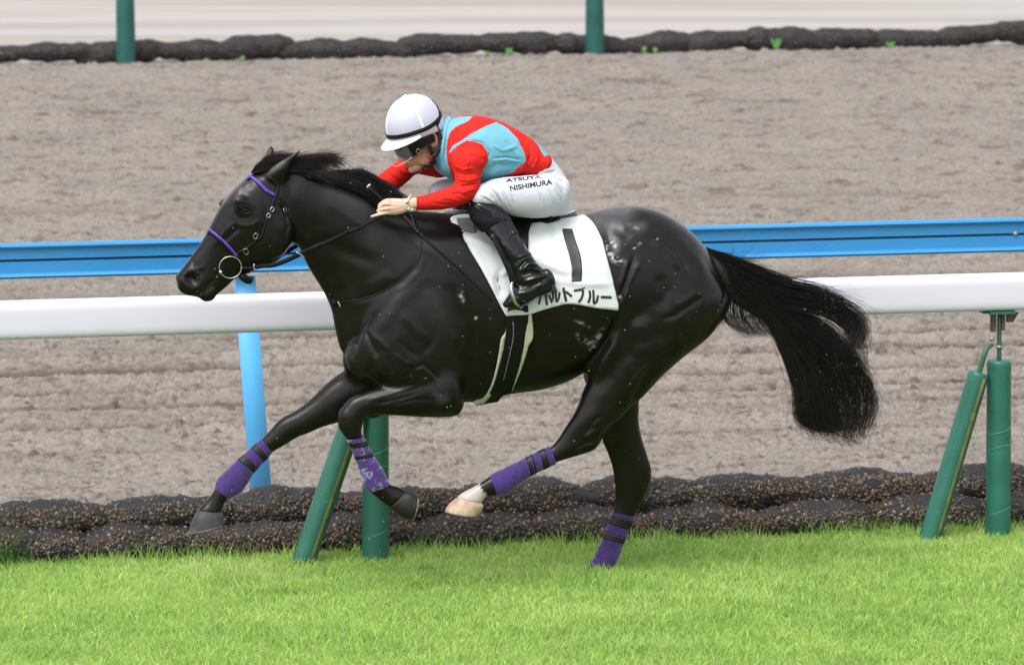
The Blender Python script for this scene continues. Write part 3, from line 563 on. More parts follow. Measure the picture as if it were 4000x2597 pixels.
# ---- sculpting strokes on both flanks: (crop, points, width m, depth m; >0 raises)
lat = HV@LV; nearV = lat > 0
Q = proj(np.where(nearV[:, None], HV, mirror(HV)))
NRM = vnormals(HV, HF); side = np.abs(NRM@LV)
STR = [
 ('C', [(990, 430), (960, 530), (880, 610), (760, 680), (640, 720), (530, 745)], .028, -.006),
 ('C', [(1010, 470), (985, 560), (905, 640), (800, 700)], .022, .005),
 ('C', [(1060, 560), (960, 640), (850, 740), (760, 860), (690, 950)], .07, .010),
 ('C', [(655, 900), (690, 985), (725, 1045), (720, 1085)], .018, -.013), ('C', [(700, 940), (760, 985), (800, 1040)], .020, .008),
 ('C', [(770, 1040), (785, 1110), (800, 1160)], .013, .006), ('C', [(800, 1060), (815, 1130), (820, 1180)], .013, -.008),
 ('C', [(560, 1050), (590, 1140), (640, 1190)], .02, .008), ('C', [(690, 1090), (700, 1160), (760, 1210), (800, 1215)], .025, -.012),
 ('C', [(1290, 900), (1310, 1050), (1280, 1180), (1270, 1290)], .030, -.010), ('C', [(1200, 900), (1230, 1050), (1200, 1180)], .06, .010),
 ('C', [(900, 1190), (960, 1150), (1010, 1140), (1060, 1190), (1090, 1250)], .014, .009), ('C', [(870, 1210), (940, 1160), (1005, 1120), (1075, 1170), (1110, 1240)], .014, -.009),
 ('C', [(1090, 860), (1080, 960), (1010, 1060)], .03, -.006), ('C', [(880, 800), (960, 900), (1040, 980)], .045, .006),
 ('C', [(700, 1360), (850, 1330), (980, 1290)], .012, -.006), ('C', [(660, 1340), (830, 1290), (990, 1240)], .014, .006), ('C', [(800, 1370), (950, 1330), (1100, 1330)], .012, -.005),
 ('C', [(1060, 1300), (1110, 1330), (1130, 1380)], .03, .008),
 ('C', [(420, 120), (560, 220), (700, 300)], .05, .006), ('C', [(300, 300), (450, 400), (620, 470), (760, 520)], .06, -.008), ('C', [(220, 420), (330, 540), (470, 640)], .03, .006),
 # flank and quarters
 ('T', [(495, 330), (560, 352), (620, 400), (665, 470), (690, 530)], .022, -.007), ('T', [(480, 350), (560, 385), (610, 440), (640, 500)], .04, .007),
 ('T', [(395, 400), (375, 470), (345, 560), (320, 640), (300, 700)], .016, -.010), ('T', [(430, 440), (395, 520), (355, 600), (318, 690)], .014, .007), ('T', [(420, 470), (380, 560), (330, 640)], .010, -.006),
 ('T', [(360, 430), (335, 520), (310, 600)], .02, .006),
 ('T', [(845, 450), (878, 540), (888, 620), (872, 700), (845, 740)], .010, -.007), ('T', [(860, 440), (896, 540), (902, 640), (885, 720)], .012, .004),
 ('T', [(770, 640), (700, 690), (620, 745), (540, 770)], .022, -.006), ('T', [(760, 600), (690, 650), (610, 700)], .03, .005),
 ('T', [(480, 210), (400, 245), (340, 300), (250, 250)], .04, -.006), ('T', [(350, 240), (400, 255), (440, 275)], .016, .005), ('T', [(330, 200), (400, 180), (480, 190)], .04, .006),
 ('T', [(170, 150), (230, 230), (250, 330), (290, 420)], .05, -.008),
 ('S', [(1330, 830), (1290, 960), (1200, 1100), (1110, 1210)], .028, -.013), ('S', [(1390, 820), (1350, 960), (1280, 1090), (1180, 1240)], .05, .008),
 ('T', [(560, 830), (420, 900), (300, 1010), (190, 1180)], .07, -.006), ('T', [(640, 900), (520, 1000), (430, 1130), (360, 1280)], .035, -.007), ('T', [(400, 760), (440, 860), (420, 980)], .07, .009),
 ('K', [(1140, 520), (1080, 570), (1040, 640)], .015, -.006), ('K', [(1120, 600), (1060, 650), (1020, 670)], .014, .007), ('K', [(1110, 690), (1040, 700), (940, 760)], .012, -.005), ('K', [(1230, 560), (1150, 640), (1120, 690)], .014, -.008),
 ('C', [(620, 1400), (760, 1385), (900, 1395), (1060, 1400)], .012, -.005), ('C', [(640, 1290), (720, 1265), (860, 1225)], .010, .004), ('C', [(1000, 640), (1090, 760), (1150, 900)], .05, .006), ('C', [(1140, 620), (1220, 760), (1260, 900)], .04, -.005), ('C', [(860, 960), (930, 1040), (1000, 1080)], .03, -.005), ('C', [(830, 1050), (900, 1110), (960, 1120)], .02, .005),
 ('C', [(820, 560), (740, 620), (650, 650)], .05, .006), ('C', [(500, 560), (560, 680), (600, 800)], .04, .006), ('C', [(480, 640), (520, 760), (560, 880)], .03, -.005),
 ('T', [(700, 380), (760, 480), (780, 580)], .05, .005), ('T', [(520, 520), (560, 620), (540, 720)], .05, -.006), ('T', [(260, 560), (240, 640), (230, 700)], .03, -.005), ('T', [(480, 1000), (390, 1100), (330, 1200)], .02, .005), ('T', [(300, 880), (240, 980), (170, 1120)], .03, .005), ('F', [(860, 480), (960, 430), (1060, 350)], .03, .005), ('F', [(900, 560), (1000, 510), (1100, 440)], .014, -.005),
 # head
 ('H', [(640, 600), (655, 680), (690, 725), (760, 725), (800, 690)], .009, -.005), ('H', [(650, 560), (720, 585), (790, 610), (820, 650)], .012, .006), ('H', [(760, 500), (770, 450), (740, 420)], .03, -.004), ('H', [(700, 470), (680, 540), (650, 600)], .014, .006),
 ('H', [(660, 760), (600, 800), (540, 880), (470, 960)], .010, .006), ('H', [(700, 790), (630, 850), (560, 920)], .022, -.007), ('H', [(880, 620), (900, 760), (860, 900), (760, 980)], .016, -.005),
 ('H', [(860, 740), (800, 780), (720, 790), (660, 770)], .013, .006), ('H', [(600, 770), (620, 900), (590, 1000)], .02, .004), ('H', [(1060, 880), (1080, 800), (1050, 640), (1010, 560)], .012, -.008),
 ('H', [(300, 1050), (340, 1110), (380, 1170), (350, 1250), (280, 1300)], .014, -.005), ('H', [(520, 1200), (450, 1250), (400, 1320), (370, 1370)], .007, -.008), ('H', [(420, 1100), (380, 1130), (300, 1140)], .012, .004),
 ('H', [(560, 1240), (500, 1300), (470, 1340)], .012, .003)]
disp = np.zeros(len(HV))
for k, pts, wd, dp in STR:
    sc_ = 891.0; d, t = seg_dist(Q, np.array(cs(k, pts))); e = np.clip(np.minimum(t, 1-t)*5, 0, 1)
    disp += {'C': .72, 'H': .85, 'T': 1.25, 'K': 1.1, 'F': 1.2, 'S': 1.2}[k]*dp*np.exp(-(d/sc_/(wd*.5))**2)*e
# only the torso, neck and head share the mirrored strokes; the far legs are left alone
ok = side**.5*np.where(nearV, 1, (Q[:, 1] < c('V', 0, 800)[1])*1.0)
disp += .0030*fbm(Q[:, 0]/150, Q[:, 1]/120, 2, 5)*(Q[:, 0] < 2900)
HV = HV + NRM*(disp*ok)[:, None]
# nostril
def dent(px, rx, rz, ang, depth, both=True):
    global HV
    q = Q-np.array(px); a = math.radians(ang); u = (q[:, 0]*math.cos(a)+q[:, 1]*math.sin(a))/rx; v = (-q[:, 0]*math.sin(a)+q[:, 1]*math.cos(a))/rz
    k = np.exp(-(u*u+v*v)**2)*side; HV = HV - NRM*(k*depth)[:, None]
dent(Hc(285, 1206), 34, 23, 30, .028)
dent(Hc(732, 662), 19, 12, 10, .006)
HV = smooth(HV, HF, 2, .4)
NRM = vnormals(HV, HF)
HB = bvh(HV, HF)
# ---- coat marks: dust, pale croup sheen painted in, sweat foam, white pastern
Qr = proj(HV); foam = np.zeros(len(HV)); dust = np.zeros(len(HV))
def blob(arr, k, pts, wd, amt, allside=False):
    d, t = seg_dist(Qr, np.array(cs(k, pts))); m = np.exp(-(d/891/(wd*(.62 if arr is foam else 1)))**2)*amt*((HV@LV > -.02) if not allside else 1)
    np.maximum(arr, m, out=arr)
for a in [('S', [(1250, 420), (1290, 400), (1310, 430)], .012, .9), ('S', [(1270, 470), (1300, 510), (1340, 520)], .018, 1.0), ('S', [(1330, 320), (1360, 310)], .008, .6), ('S', [(1425, 438), (1465, 408)], .006, .9), ('S', [(1550, 382), (1600, 380)], .006, .7),
          ('S', [(1330, 715), (1335, 770)], .012, .85), ('S', [(415, 880), (450, 895)], .010, .8), ('S', [(460, 890), (515, 888)], .004, .7),
          ('S', [(320, 715), (335, 770)], .013, .8), ('S', [(1040, 905), (1090, 915), (1145, 935)], .008, .7), ('S', [(1070, 1000), (1130, 1040), (1200, 1000)], .018, .6), ('S', [(1150, 1090), (1190, 1030), (1225, 960)], .014, .62), ('S', [(1240, 400), (1260, 470)], .006, .8),
          ('T', [(850, 720), (865, 690)], .004, .8), ('H', [(510, 1195), (500, 1210)], .005, .7), ('H', [(400, 1290), (380, 1350)], .004, .5)]: blob(foam, *a)
for a in [('T', [(150, 155), (240, 170), (330, 165)], .05, .55), ('T', [(190, 230), (250, 250), (290, 240)], .05, .5), ('T', [(360, 250), (430, 260)], .02, .35), ('H', [(560, 560), (640, 470), (730, 390)], .022, .75), ('H', [(700, 470), (670, 560)], .014, .35), ('N', [(400, 470), (460, 390), (540, 320)], .02, .6),
          ('N', [(580, 500), (640, 470), (760, 400)], .016, .5), ('C', [(450, 60), (560, 110), (640, 140)], .04, .25), ('H', [(470, 1290), (420, 1330)], .01, .4), ('C', [(1080, 700), (1130, 850)], .06, .12), ('F', [(1740, 450), (1780, 440)], .02, .2)]: blob(dust, *a, allside=True)
white = np.zeros(len(HV)); kq = (Qr-np.array(CR['K'][:2]))*CR['K'][2]
ax_ = kq@np.array([-.82, .57]); wn = fbm(kq[:, 0]/14, kq[:, 1]/14, 3)*22
near_foot = (kq[:, 0] < 470) & (kq[:, 1] > 880) & (kq[:, 0] > 100) & (HV@LV > .05)
white[near_foot] = np.clip((ax_+wn-258)/14+.5, 0, 1)[near_foot]
foam *= np.clip(fbm(Qr[:, 0]/11, Qr[:, 1]/8, 3, 5)*4.0+.1, 0, 1)*.62
coat = np.stack([foam, dust, white], -1)

M_coat = mat("black_coat", (.012, .0095, .0095), .40, spec=.26, bump=(900, .12, .001, (1, 1, 2.2)))
t_, b_ = N_(M_coat); L_ = t_.links
at = t_.nodes.new("ShaderNodeAttribute"); at.attribute_name = 'Coat'; sep = t_.nodes.new("ShaderNodeSeparateColor"); L_.new(at.outputs['Color'], sep.inputs[0])
def mixc(t, f, a, b):
    m = t.nodes.new("ShaderNodeMix"); m.data_type = 'RGBA'; L = t.links
    for s_, i in ((f, 0), (a, 6), (b, 7)):
        if isinstance(s_, (int, float)): m.inputs[i].default_value = s_
        elif isinstance(s_, tuple): m.inputs[i].default_value = (*s_, 1)
        else: L.new(s_, m.inputs[i])
    return m.outputs[2]
tcx = t_.nodes.new("ShaderNodeTexCoord"); nz = t_.nodes.new("ShaderNodeTexNoise"); nz.inputs['Scale'].default_value = 5; nz.inputs['Detail'].default_value = 3; L_.new(tcx.outputs['Object'], nz.inputs['Vector'])
base = mixc(t_, nz.outputs['Fac'], (.0030, .0025, .0026), (.0090, .0064, .0060))
nv = t_.nodes.new('ShaderNodeTexNoise'); nv.inputs['Scale'].default_value = 22; nv.inputs['Detail'].default_value = 6; L_.new(tcx.outputs['Object'], nv.inputs['Vector']); mv = t_.nodes.new('ShaderNodeMapRange'); mv.inputs['From Min'].default_value = .45; mv.inputs['From Max'].default_value = .75; mv.inputs['To Max'].default_value = .5; L_.new(nv.outputs['Fac'], mv.inputs['Value'])
base = mixc(t_, mv.outputs[0], base, (.014, .0105, .0095))
d1 = mixc(t_, sep.outputs[1], base, (.12, .118, .128)); d2 = mixc(t_, sep.outputs[2], d1, (.44, .37, .33)); d3 = mixc(t_, sep.outputs[0], d2, (.62, .64, .66))
L_.new(d3, b_.inputs['Base Color'])
mr = t_.nodes.new("ShaderNodeMapRange"); L_.new(nz.outputs['Fac'], mr.inputs['Value']); mr.inputs['To Min'].default_value = .23; mr.inputs['To Max'].default_value = .37; L_.new(mr.outputs[0], b_.inputs['Roughness'])

H0 = np.array([0, 0, 0.0])
horse = thing('horse', 'glossy black racehorse galloping on the turf with purple leg bandages and number 1 saddlecloth', 'horse', (0, 0, 0))
body = mesh_obj('body', HV, HF, M_coat, horse, True, {'Coat': coat})

def skin(pxpts, off=.0, l0=.2, B=None):
    """world points on the horse's near side seen at these photo pixels"""
    B = B or HB; out = []; nr = []
    C0 = Vector(CAM)
    for x, y in pxpts:
        r = Vector(ray(x, y)).normalized(); h = B.ray_cast(C0, r)
        if h[0] is None or np.array(h[0])@LV < -.3:
            p = Vector(P(x, y, l0*.2)); q = B.find_nearest(p); h = (q[0], q[1])
        n = np.array(h[1]); 
        if n@(-np.array(r)) < 0: n = -n
        out.append(np.array(h[0])+n*off); nr.append(n)
    return np.array(out), np.array(nr)
def resample(pts, step):
    pts = np.asarray(pts, float); d = np.concatenate([[0], np.cumsum(np.linalg.norm(np.diff(pts, axis=0), axis=1))])
    k = max(2, int(d[-1]/step)+1); u = np.linspace(0, d[-1], k); return np.stack([np.interp(u, d, pts[:, j]) for j in range(pts.shape[1])], -1)
def spline2(pts, step=4): return resample(catmull(np.asarray(pts, float), 8), step)
def strap(mb_, k, pts, width, thick=.003, off=.003, both=False, col=None, step=7, B=None):
    """flat leather strap lying on the skin"""
    q = spline2(cs(k, pts) if k else pts, step); p, n = skin(q, off, B=B)
    for _ in range(3): p[1:-1] = (p[:-2]+2*p[1:-1]+p[2:])/4; n[1:-1] = (n[:-2]+2*n[1:-1]+n[2:])/4
    T = np.gradient(p, axis=0); T /= np.linalg.norm(T, axis=1)[:, None]; n /= np.linalg.norm(n, axis=1)[:, None]; s_ = np.cross(T, n); s_ /= np.linalg.norm(s_, axis=1)[:, None]
    wd = np.broadcast_to(width, (len(p),))[:, None]/2 if np.isscalar(width) else np.interp(np.linspace(0, 1, len(p)), np.linspace(0, 1, len(width)), width)[:, None]/2
    R = np.stack([p-s_*wd-n*.002, p-s_*wd+n*thick*.8, p+n*thick, p+s_*wd+n*thick*.8, p+s_*wd-n*.002], 1)
    V, F = rings_mesh(R); mb_.add(V, F, col)
    if both: mb_.add(mirror(V), [f[::-1] for f in F], col)
    return p
def sheet(poly, step, off, B=None, relax=0, thick=.004, fold=None, l0=.2, smooth_edge=True):
    """closed cloth panel over the skin: poly in photo px -> (V,F) with thickness"""
    poly = resample(np.array(list(poly)+[poly[0]]), step)[:-1]
    x0, y0 = poly.min(0); x1, y1 = poly.max(0); g = [(x, y) for x in np.arange(x0+step/2, x1, step) for y in np.arange(y0+step/2, y1, step)]
    g = np.array(g); g = g[inpoly(g, poly)]; d, _ = seg_dist(g, np.vstack([poly, poly[:1]])); g = g[d > step*.45]
    pts = [Vector(p) for p in np.vstack([poly, g])]; n0 = len(poly)
    r = delaunay_2d_cdt(pts, [(i, (i+1) % n0) for i in range(n0)], [], 1, 1e-6)
    q = np.array([tuple(v) for v in r[0]]); F = [tuple(f) for f in r[2]]
    cen = np.array([q[list(f)].mean(0) for f in F]); keep = inpoly(cen, poly); F = np.array([f for f, k in zip(F, keep) if k])
    p, n = skin(q, off, B=B, l0=l0)
    if relax:
        lv = smooth(p, F, relax, .5); lv2 = (lv-p)@LV; p = p + lv2[:, None]*LV; 
    n = vnormals(p, F); 
    if (n@LV).mean() < 0: n = -n; F = F[:, ::-1]
    if fold is not None: p = p + n*fold(q)[:, None]
    return p, F, n, q
def solid(p, F, n, thick):
    k = len(p); V = np.vstack([p+n*thick, p-n*.001]); E = {}
    for f in F:
        for i in range(3):
            a, b = int(f[i]), int(f[(i+1) % 3]); E[(a, b)] = 1
    fs = [tuple(map(int, f)) for f in F]+[tuple(int(i)+k for i in f[::-1]) for f in F]
    for (a, b) in E:
        if (b, a) not in E: fs.append((b, a, a+k, b+k))
    return V, fs
# ---- hooves
M_hoof = mat("dark_horn", (.042, .040, .043), .5, spec=.3, noise=(30, .35, 5), bump=(60, .25, .002, (1, 1, 6)))
M_hoof_d = mat("brown_black_horn", (.018, .015, .014), .5, spec=.25, noise=(30, .35, 5))
M_hoof_pale = mat("pale_horn", (.42, .29, .20), .5, noise=(28, .35, 5), bump=(60, .2, .002))
M_metal = mat("bright_metal", (.62, .62, .60), .28, metal=1)
M_shoe = mat("horseshoe_alloy", (.16, .16, .14), .6, metal=.2, noise=(40, .3, 4))
def shoe(stn, hoof):
    s1, s0 = stn[-1], stn[-2]
    A, B = P(s1[0], s1[1], s1[5]), P(s1[2], s1[3], s1[5]); c_ = (A+B)/2; u = (A-B)/2; dn = c_-(P(s0[0], s0[1], s0[5])+P(s0[2], s0[3], s0[5]))/2; dn /= np.linalg.norm(dn)
    pts = [c_+u*math.cos(a)*.95+LV*s1[4]*.93*math.sin(a)+dn*.003 for a in np.linspace(-2.5, 2.5, 18)]
    V, F = tube(pts, .0055, n=6, sub=2, up=dn, flat=(1.2, .6)); m = MB(); m.add(V, F); m.build('horseshoe', M_shoe, hoof)
for stn, m_, lab in ((near_fore_hoof, M_hoof_d, None), (far_fore_hoof, M_hoof, None), (near_hind_hoof, M_hoof_pale, 'pale tan hoof'), (far_hind_hoof, M_hoof, None)):
    m = MB(); m.add(*loft(stn, cap=False, ex=2.1, wob=lambda u: .86+.14*min(1, u*3.2)**.7)); h = m.build('hoof', m_, horse)
    if lab: h['label'] = lab
    shoe(stn, h)
# ---- bandages
M_band = mat("purple_bandage", (.036, .011, .125), .85, noise=(45, .45, 6), scuff=((.10, .07, .14), 40, .60, .55), bump=(220, .35, .002), sheen=.3)
M_tape = mat("black_tape", (.008, .009, .010), .45, spec=.3, noise=(60, .4, 5))
M_bdust = mat("dusty_purple_bandage", (.036, .011, .125), .85, bump=(220, .35, .002), sheen=.3)
t2, b2 = N_(M_bdust); tc2 = t2.nodes.new("ShaderNodeTexCoord"); n2 = t2.nodes.new("ShaderNodeTexNoise"); n2.inputs['Scale'].default_value = 26; n2.inputs['Detail'].default_value = 9; n2.inputs['Roughness'].default_value = .8
t2.links.new(tc2.outputs['Object'], n2.inputs['Vector']); rr = t2.nodes.new("ShaderNodeMapRange"); rr.inputs['From Min'].default_value = .52; rr.inputs['From Max'].default_value = .66; t2.links.new(n2.outputs['Fac'], rr.inputs['Value'])
t2.links.new(mixc(t2, rr.outputs[0], (.036, .011, .125), (.42, .42, .50)), b2.inputs['Base Color'])
def bandage(stn, i0, i1, tapes, m_, lab=None):
    s_ = [tuple(r) for r in stn[i0:i1+1]]; ph = RNG.random()*6
    def wob(u): return 1.035+.012*math.sin(u*55+ph)+.008*math.sin(u*23)
    m = MB(); m.add(*loft(s_, wob=wob, cap=False, n=36, sub=7)); b = m.build('leg_bandage', m_, horse)
    if lab: b['label'] = lab
    rows = catmull([list(r[:6]) for r in s_], 10)
    for (a0, a1) in tapes:
        k0, k1 = int(a0*(len(rows)-1)), int(a1*(len(rows)-1)); m = MB(); m.add(*loft([tuple(r) for r in rows[k0:k1+1]], wob=lambda u: 1.052, cap=False, sub=1, n=36)); m.build('fastening_tape', M_tape, b)
bandage(near_fore, 11, 17, [(.08, .17), (.30, .38)], M_bdust, 'purple leg bandage smeared with whitish dust')
bandage(far_fore, 9, 15, [(.13, .22), (.36, .46)], M_band)
bandage(near_thigh, 13, 19, [(.10, .20), (.30, .40)], M_band)
bandage(far_thigh, 12, 18, [(.08, .20), (.32, .44)], M_band)
# ---- eyes
M_eye = mat("eye", (.004, .003, .003), .12, spec=.4)
for sgn in (1, -1):
    p, n = skin([Hc(735, 663)], -.009); e = ellipsoid(p[0], np.array([RV*.017, UP*.013, LV*.012])); V = e[0]
    m = MB(); m.add(V if sgn > 0 else mirror(V), e[1]); m.build('eye', M_eye, horse)
M_lid = mat("eyelid", (.006, .005, .005), .5, spec=.2)
for pts in ([(690, 660), (715, 640), (745, 634), (775, 645), (790, 668)], [(695, 672), (720, 690), (755, 692), (785, 676)]): 
    p, n = skin(spline2(cs('H', pts), 5), -.001); V, F = tube(p, .0032, n=6, sub=1); m = MB(); m.add(V, F); m.build('eyelid', M_lid, horse); m = MB(); m.add(mirror(V), [f[::-1] for f in F]); m.build('eyelid', M_lid, horse)
# ---- hair
def hair(mb_, A, B, k, n, jit=.012, l=(0.0, .03), rad=.0009, roots=0, fly=.0, lcurve=None, taper=.25, seg=26, bias=1.0, col=((.006, .005, .005), (.02, .012, .009))):
    A = catmull(np.array(cs(k, A)), 10); B = catmull(np.array(cs(k, B)), 10); A = resample(A, 1e9) if False else A
    def samp(C_, u):
        d = np.linspace(0, 1, len(C_)); return np.stack([np.interp(u, d, C_[:, j]) for j in (0, 1)], -1)
    for i in range(n):
        t = RNG.random(); t = t*t*(3-2*t) if RNG.random() < .5 else t
        e0 = RNG.random()*roots; e1 = 1-RNG.random()**2*taper; u = np.linspace(e0, e1, seg); t = t**bias
        q = samp(A, u)*(1-t)+samp(B, u)*t
        w1, w2 = RNG.normal(0, 1, 2), RNG.normal(0, 1, 2); f = RNG.random()*2+1
        s_ = np.linspace(0, 1, seg)[:, None]
        q = q + 891*jit*(s_*w1*.8+np.sin(s_*math.pi*f+w2[0])*w2*.35*s_) + 891*fly*s_**2*RNG.normal(0, 1, 2)*(RNG.random()**3)
        ll = l[0]+(RNG.random()*2-1)*l[1]*(.4+s_[:, 0])+ (lcurve(s_[:, 0]) if lcurve else 0)
        p = np.array([P(a, b, z) for (a, b), z in zip(q, ll)])
        r = rad*(.7+.6*RNG.random())*(1-.65*s_[:, 0])
        T = np.gradient(p, axis=0); T /= np.linalg.norm(T, axis=1)[:, None]+1e-9; a = np.cross(T, LV); a /= np.linalg.norm(a, axis=1)[:, None]+1e-9; b = np.cross(T, a)
        R = np.stack([p+r[:, None]*(math.cos(g)*a+math.sin(g)*b) for g in (0, 2.09, 4.19)], 1)
        cc = np.array(col[0])+(np.array(col[1])-np.array(col[0]))*RNG.random()**2
        mb_[0].append(R.reshape(-1, 3)); mb_[1].append(np.tile(cc, (seg*3, 1)))
def hair_build(name, acc, m_, parent, seg=26):
    V = np.vstack(acc[0]); ns = len(acc[0]); j = np.arange(3); base = (np.arange(ns)[:, None, None]*seg*3 + np.arange(seg-1)[None, :, None]*3)
    a = base+j; b = base+(j+1) % 3; F = np.stack([a, b, b+3, a+3], -1).reshape(-1, 4)
    return mesh_obj(name, V, F, m_, parent, True, {'Col': np.vstack(acc[1])})
M_hair = mat("horse_hair", rough=.42, attr='Col', spec=.3)
acc = ([], [])
UPA = [(785, 372), (825, 392), (880, 410), (960, 440), (1100, 500), (1250, 560), (1400, 600), (1520, 660), (1610, 720), (1655, 780), (1630, 850), (1590, 900)]
UPB = [(800, 440), (860, 480), (930, 540), (1060, 620), (1200, 690), (1330, 720), (1450, 750), (1530, 800), (1575, 860), (1570, 910), (1540, 950)]
hair(acc, UPA, UPB, 'T', 950, .024, (0, .06), taper=.55, rad=.0009, fly=.05)
LA = [(785, 385), (840, 420), (930, 500), (1080, 600), (1230, 720), (1380, 830), (1520, 910), (1620, 990), (1675, 1090), (1700, 1210), (1680, 1320), (1640, 1390)]
LB = [(830, 470), (885, 530), (950, 610), (1060, 710), (1140, 800), (1200, 920), (1250, 1040), (1285, 1150), (1288, 1270), (1310, 1325), (1390, 1360), (1480, 1365)]
hair(acc, LA, LB, 'T', 1900, .020, (0, .06), taper=.42, rad=.0010, fly=.05, bias=.75)
LM = [(850, 450), (940, 560), (1070, 680), (1200, 800), (1310, 900), (1390, 1000), (1450, 1110), (1490, 1220), (1500, 1320), (1520, 1370)]
hair(acc, LM, LB, 'T', 1000, .013, (0, .05), taper=.22, rad=.0013, fly=.02)
hair(acc, [(870, 470), (900, 560), (880, 680), (880, 760), (940, 820), (1040, 865)], [(930, 500), (1010, 620), (1060, 700), (1090, 770), (1130, 830), (1180, 850)], 'T', 420, .012, (0, .05), taper=.4)
hair(acc, [(840, 410), (880, 420), (905, 410), (915, 380)], [(900, 440), (1000, 450), (1080, 420), (1150, 370)], 'T', 70, .02, (0, .03), taper=.4, rad=.0006)
hair(acc, [(1000, 480), (1200, 540), (1350, 520), (1500, 470), (1580, 480)], [(1100, 540), (1300, 620), (1500, 680), (1620, 700), (1740, 720)], 'T', 60, .03, (0, .05), taper=.5, rad=.0005, fly=.03)
hair(acc, [(1500, 700), (1620, 760), (1640, 850), (1560, 930)], [(1560, 900), (1650, 960), (1670, 1040), (1640, 1100)], 'T', 90, .02, (0, .04), taper=.3, rad=.0006)
hair(acc, [(1600, 1000), (1690, 1120), (1720, 1250), (1690, 1340), (1640, 1400)], [(1560, 1040), (1650, 1200), (1650, 1300), (1620, 1380), (1660, 1440)], 'T', 160, .016, (0, .04), taper=.3, rad=.0006)
hair(acc, [(1150, 640), (1300, 720), (1430, 790), (1520, 870), (1580, 960), (1600, 1040)], [(1150, 740), (1260, 810), (1380, 880), (1480, 930), (1560, 980), (1630, 1060)], 'T', 480, .024, (0, .05), taper=.35, rad=.0008)
hair(acc, [(1280, 1000), (1300, 1150), (1300, 1260), (1330, 1340), (1370, 1400)], [(1560, 1050), (1620, 1180), (1620, 1300), (1590, 1400), (1640, 1450)], 'T', 500, .020, (0, .05), taper=.35, rad=.0009, fly=.04)
hair_build('tail', acc, M_hair, horse)
acc = ([], [])
# forelock and poll hair blown back
hair(acc, [(385, 520), (450, 440), (560, 355), (660, 312), (800, 318), (950, 345), (1100, 345), (1260, 345), (1400, 370), (1450, 430)], [(400, 530), (500, 510), (640, 480), (790, 470), (950, 450), (1050, 460), (1150, 470), (1230, 500), (1280, 520), (1300, 540)], 'N', 620, .015, (.01, .045), taper=.6, rad=.0009, fly=.05, col=((.006, .005, .005), (.045, .018, .013)))
hair(acc, [(900, 330), (1100, 325), (1300, 320), (1420, 340), (1480, 370)], [(950, 380), (1150, 370), (1300, 380), (1400, 430), (1440, 480)], 'N', 220, .016, (0, .03), taper=.45, rad=.0008, fly=.06, col=((.01, .006, .005), (.06, .02, .015)))
# mane standing along the crest and falling on the near side
hair(acc, [(720, 480), (900, 410), (1050, 420), (1150, 470), (1210, 540)], [(760, 530), (900, 520), (1020, 550), (1130, 590), (1210, 620)], 'N', 600, .014, (.03, .035), taper=.3)
CRL = [(1000, 560), (1100, 545), (1250, 520), (1420, 500), (1600, 492), (1740, 520), (1900, 610), (2040, 700), (2150, 800)]
CRM = [(1050, 590), (1200, 600), (1350, 640), (1500, 680), (1650, 740), (1780, 830), (1880, 920), (1960, 990), (2020, 1040)]
hair(acc, CRL, CRM, 'N', 1500, .008, (.03, .05), roots=.75, taper=.5, rad=.0012, lcurve=lambda s: 0*s+.02)
for i in range(34):
    x = 1050+i*30; y0 = np.interp(x, [1000, 1300, 1500, 1700, 1900, 2050], [560, 590, 650, 740, 850, 940])
    yt = np.interp(x+150, [1150, 1420, 1600, 1740, 1900, 2040, 2150], [530, 500, 488, 515, 605, 695, 790])
    hair(acc, [(x-40, y0-10), (x+10, y0-60), (x+90, yt-4), (x+190, yt+25), (x+250, yt+75)], [(x, y0+30), (x+40, y0+5), (x+110, y0-5), (x+170, y0+50), (x+200, y0+110)], 'N', 42, .010, (.04, .035), taper=.35, rad=.0013, lcurve=lambda s: .03*s)
hair(acc, [(1560, 520), (1620, 480), (1680, 450)], [(1640, 530), (1700, 490), (1760, 500)], 'N', 50, .012, (.03, .02), rad=.0007)
hair_build('mane', acc, M_hair, horse)
# dense core under the tail hair so it does not look hollow
m = MB(); m.add(*loft(st('T', [(775, 385, 810, 520, .04, 0), (860, 430, 865, 590, .04, 0), (940, 500, 925, 670, .03, 0), (1030, 600, 1000, 720, .025, 0), (1120, 700, 1095, 780, .02, 0), (1220, 800, 1195, 860, .015, 0), (1290, 900, 1250, 940, .01, 0), (1330, 1000, 1290, 1040, .006, 0)])))
M_dock = mat("tail_core", (.007, .006, .006), .5, bump=(120, 1, .01, (1, 1, .2))); m.build('tail_dock', M_dock, horse)
# ================================================================== TACK (worn by the horse)
M_cloth = mat("saddlecloth_white", (.58, .61, .61), .7, bump=(25, .25, .004), noise=(4, .04, 4), sheen=.2)
M_black = mat("black_leather", (.006, .006, .007), .45, spec=.2, noise=(60, .4, 4), bump=(120, .2, .001))
M_print = mat("black_print", (.016, .017, .019), .5)
M_purple = mat("purple_strap", (.085, .03, .30), .45, bump=(200, .2, .001))
M_cream = mat("cream_felt", (.42, .44, .30), .85, noise=(30, .12, 4))
M_brass = mat("brass", (.42, .39, .29), .38, metal=1)
def S_(pts): return cs('S', pts)
cloth_poly = spline2(S_([(268, 246), (258, 268), (300, 335), (345, 400), (420, 520), (500, 660), (560, 775), (612, 868)]), 8).tolist() + \
    spline2(S_([(620, 866), (660, 862), (757, 855), (830, 832), (920, 806), (1000, 790), (1080, 797), (1180, 815), (1320, 828)]), 8).tolist() + \
    spline2(S_([(1320, 820), (1300, 700), (1272, 590), (1238, 470), (1205, 370), (1160, 290), (1110, 245), (1050, 218), (985, 207), (930, 208)]), 8).tolist() + \
    spline2(S_([(920, 205), (800, 200), (640, 200), (480, 205), (360, 215)]), 12).tolist()
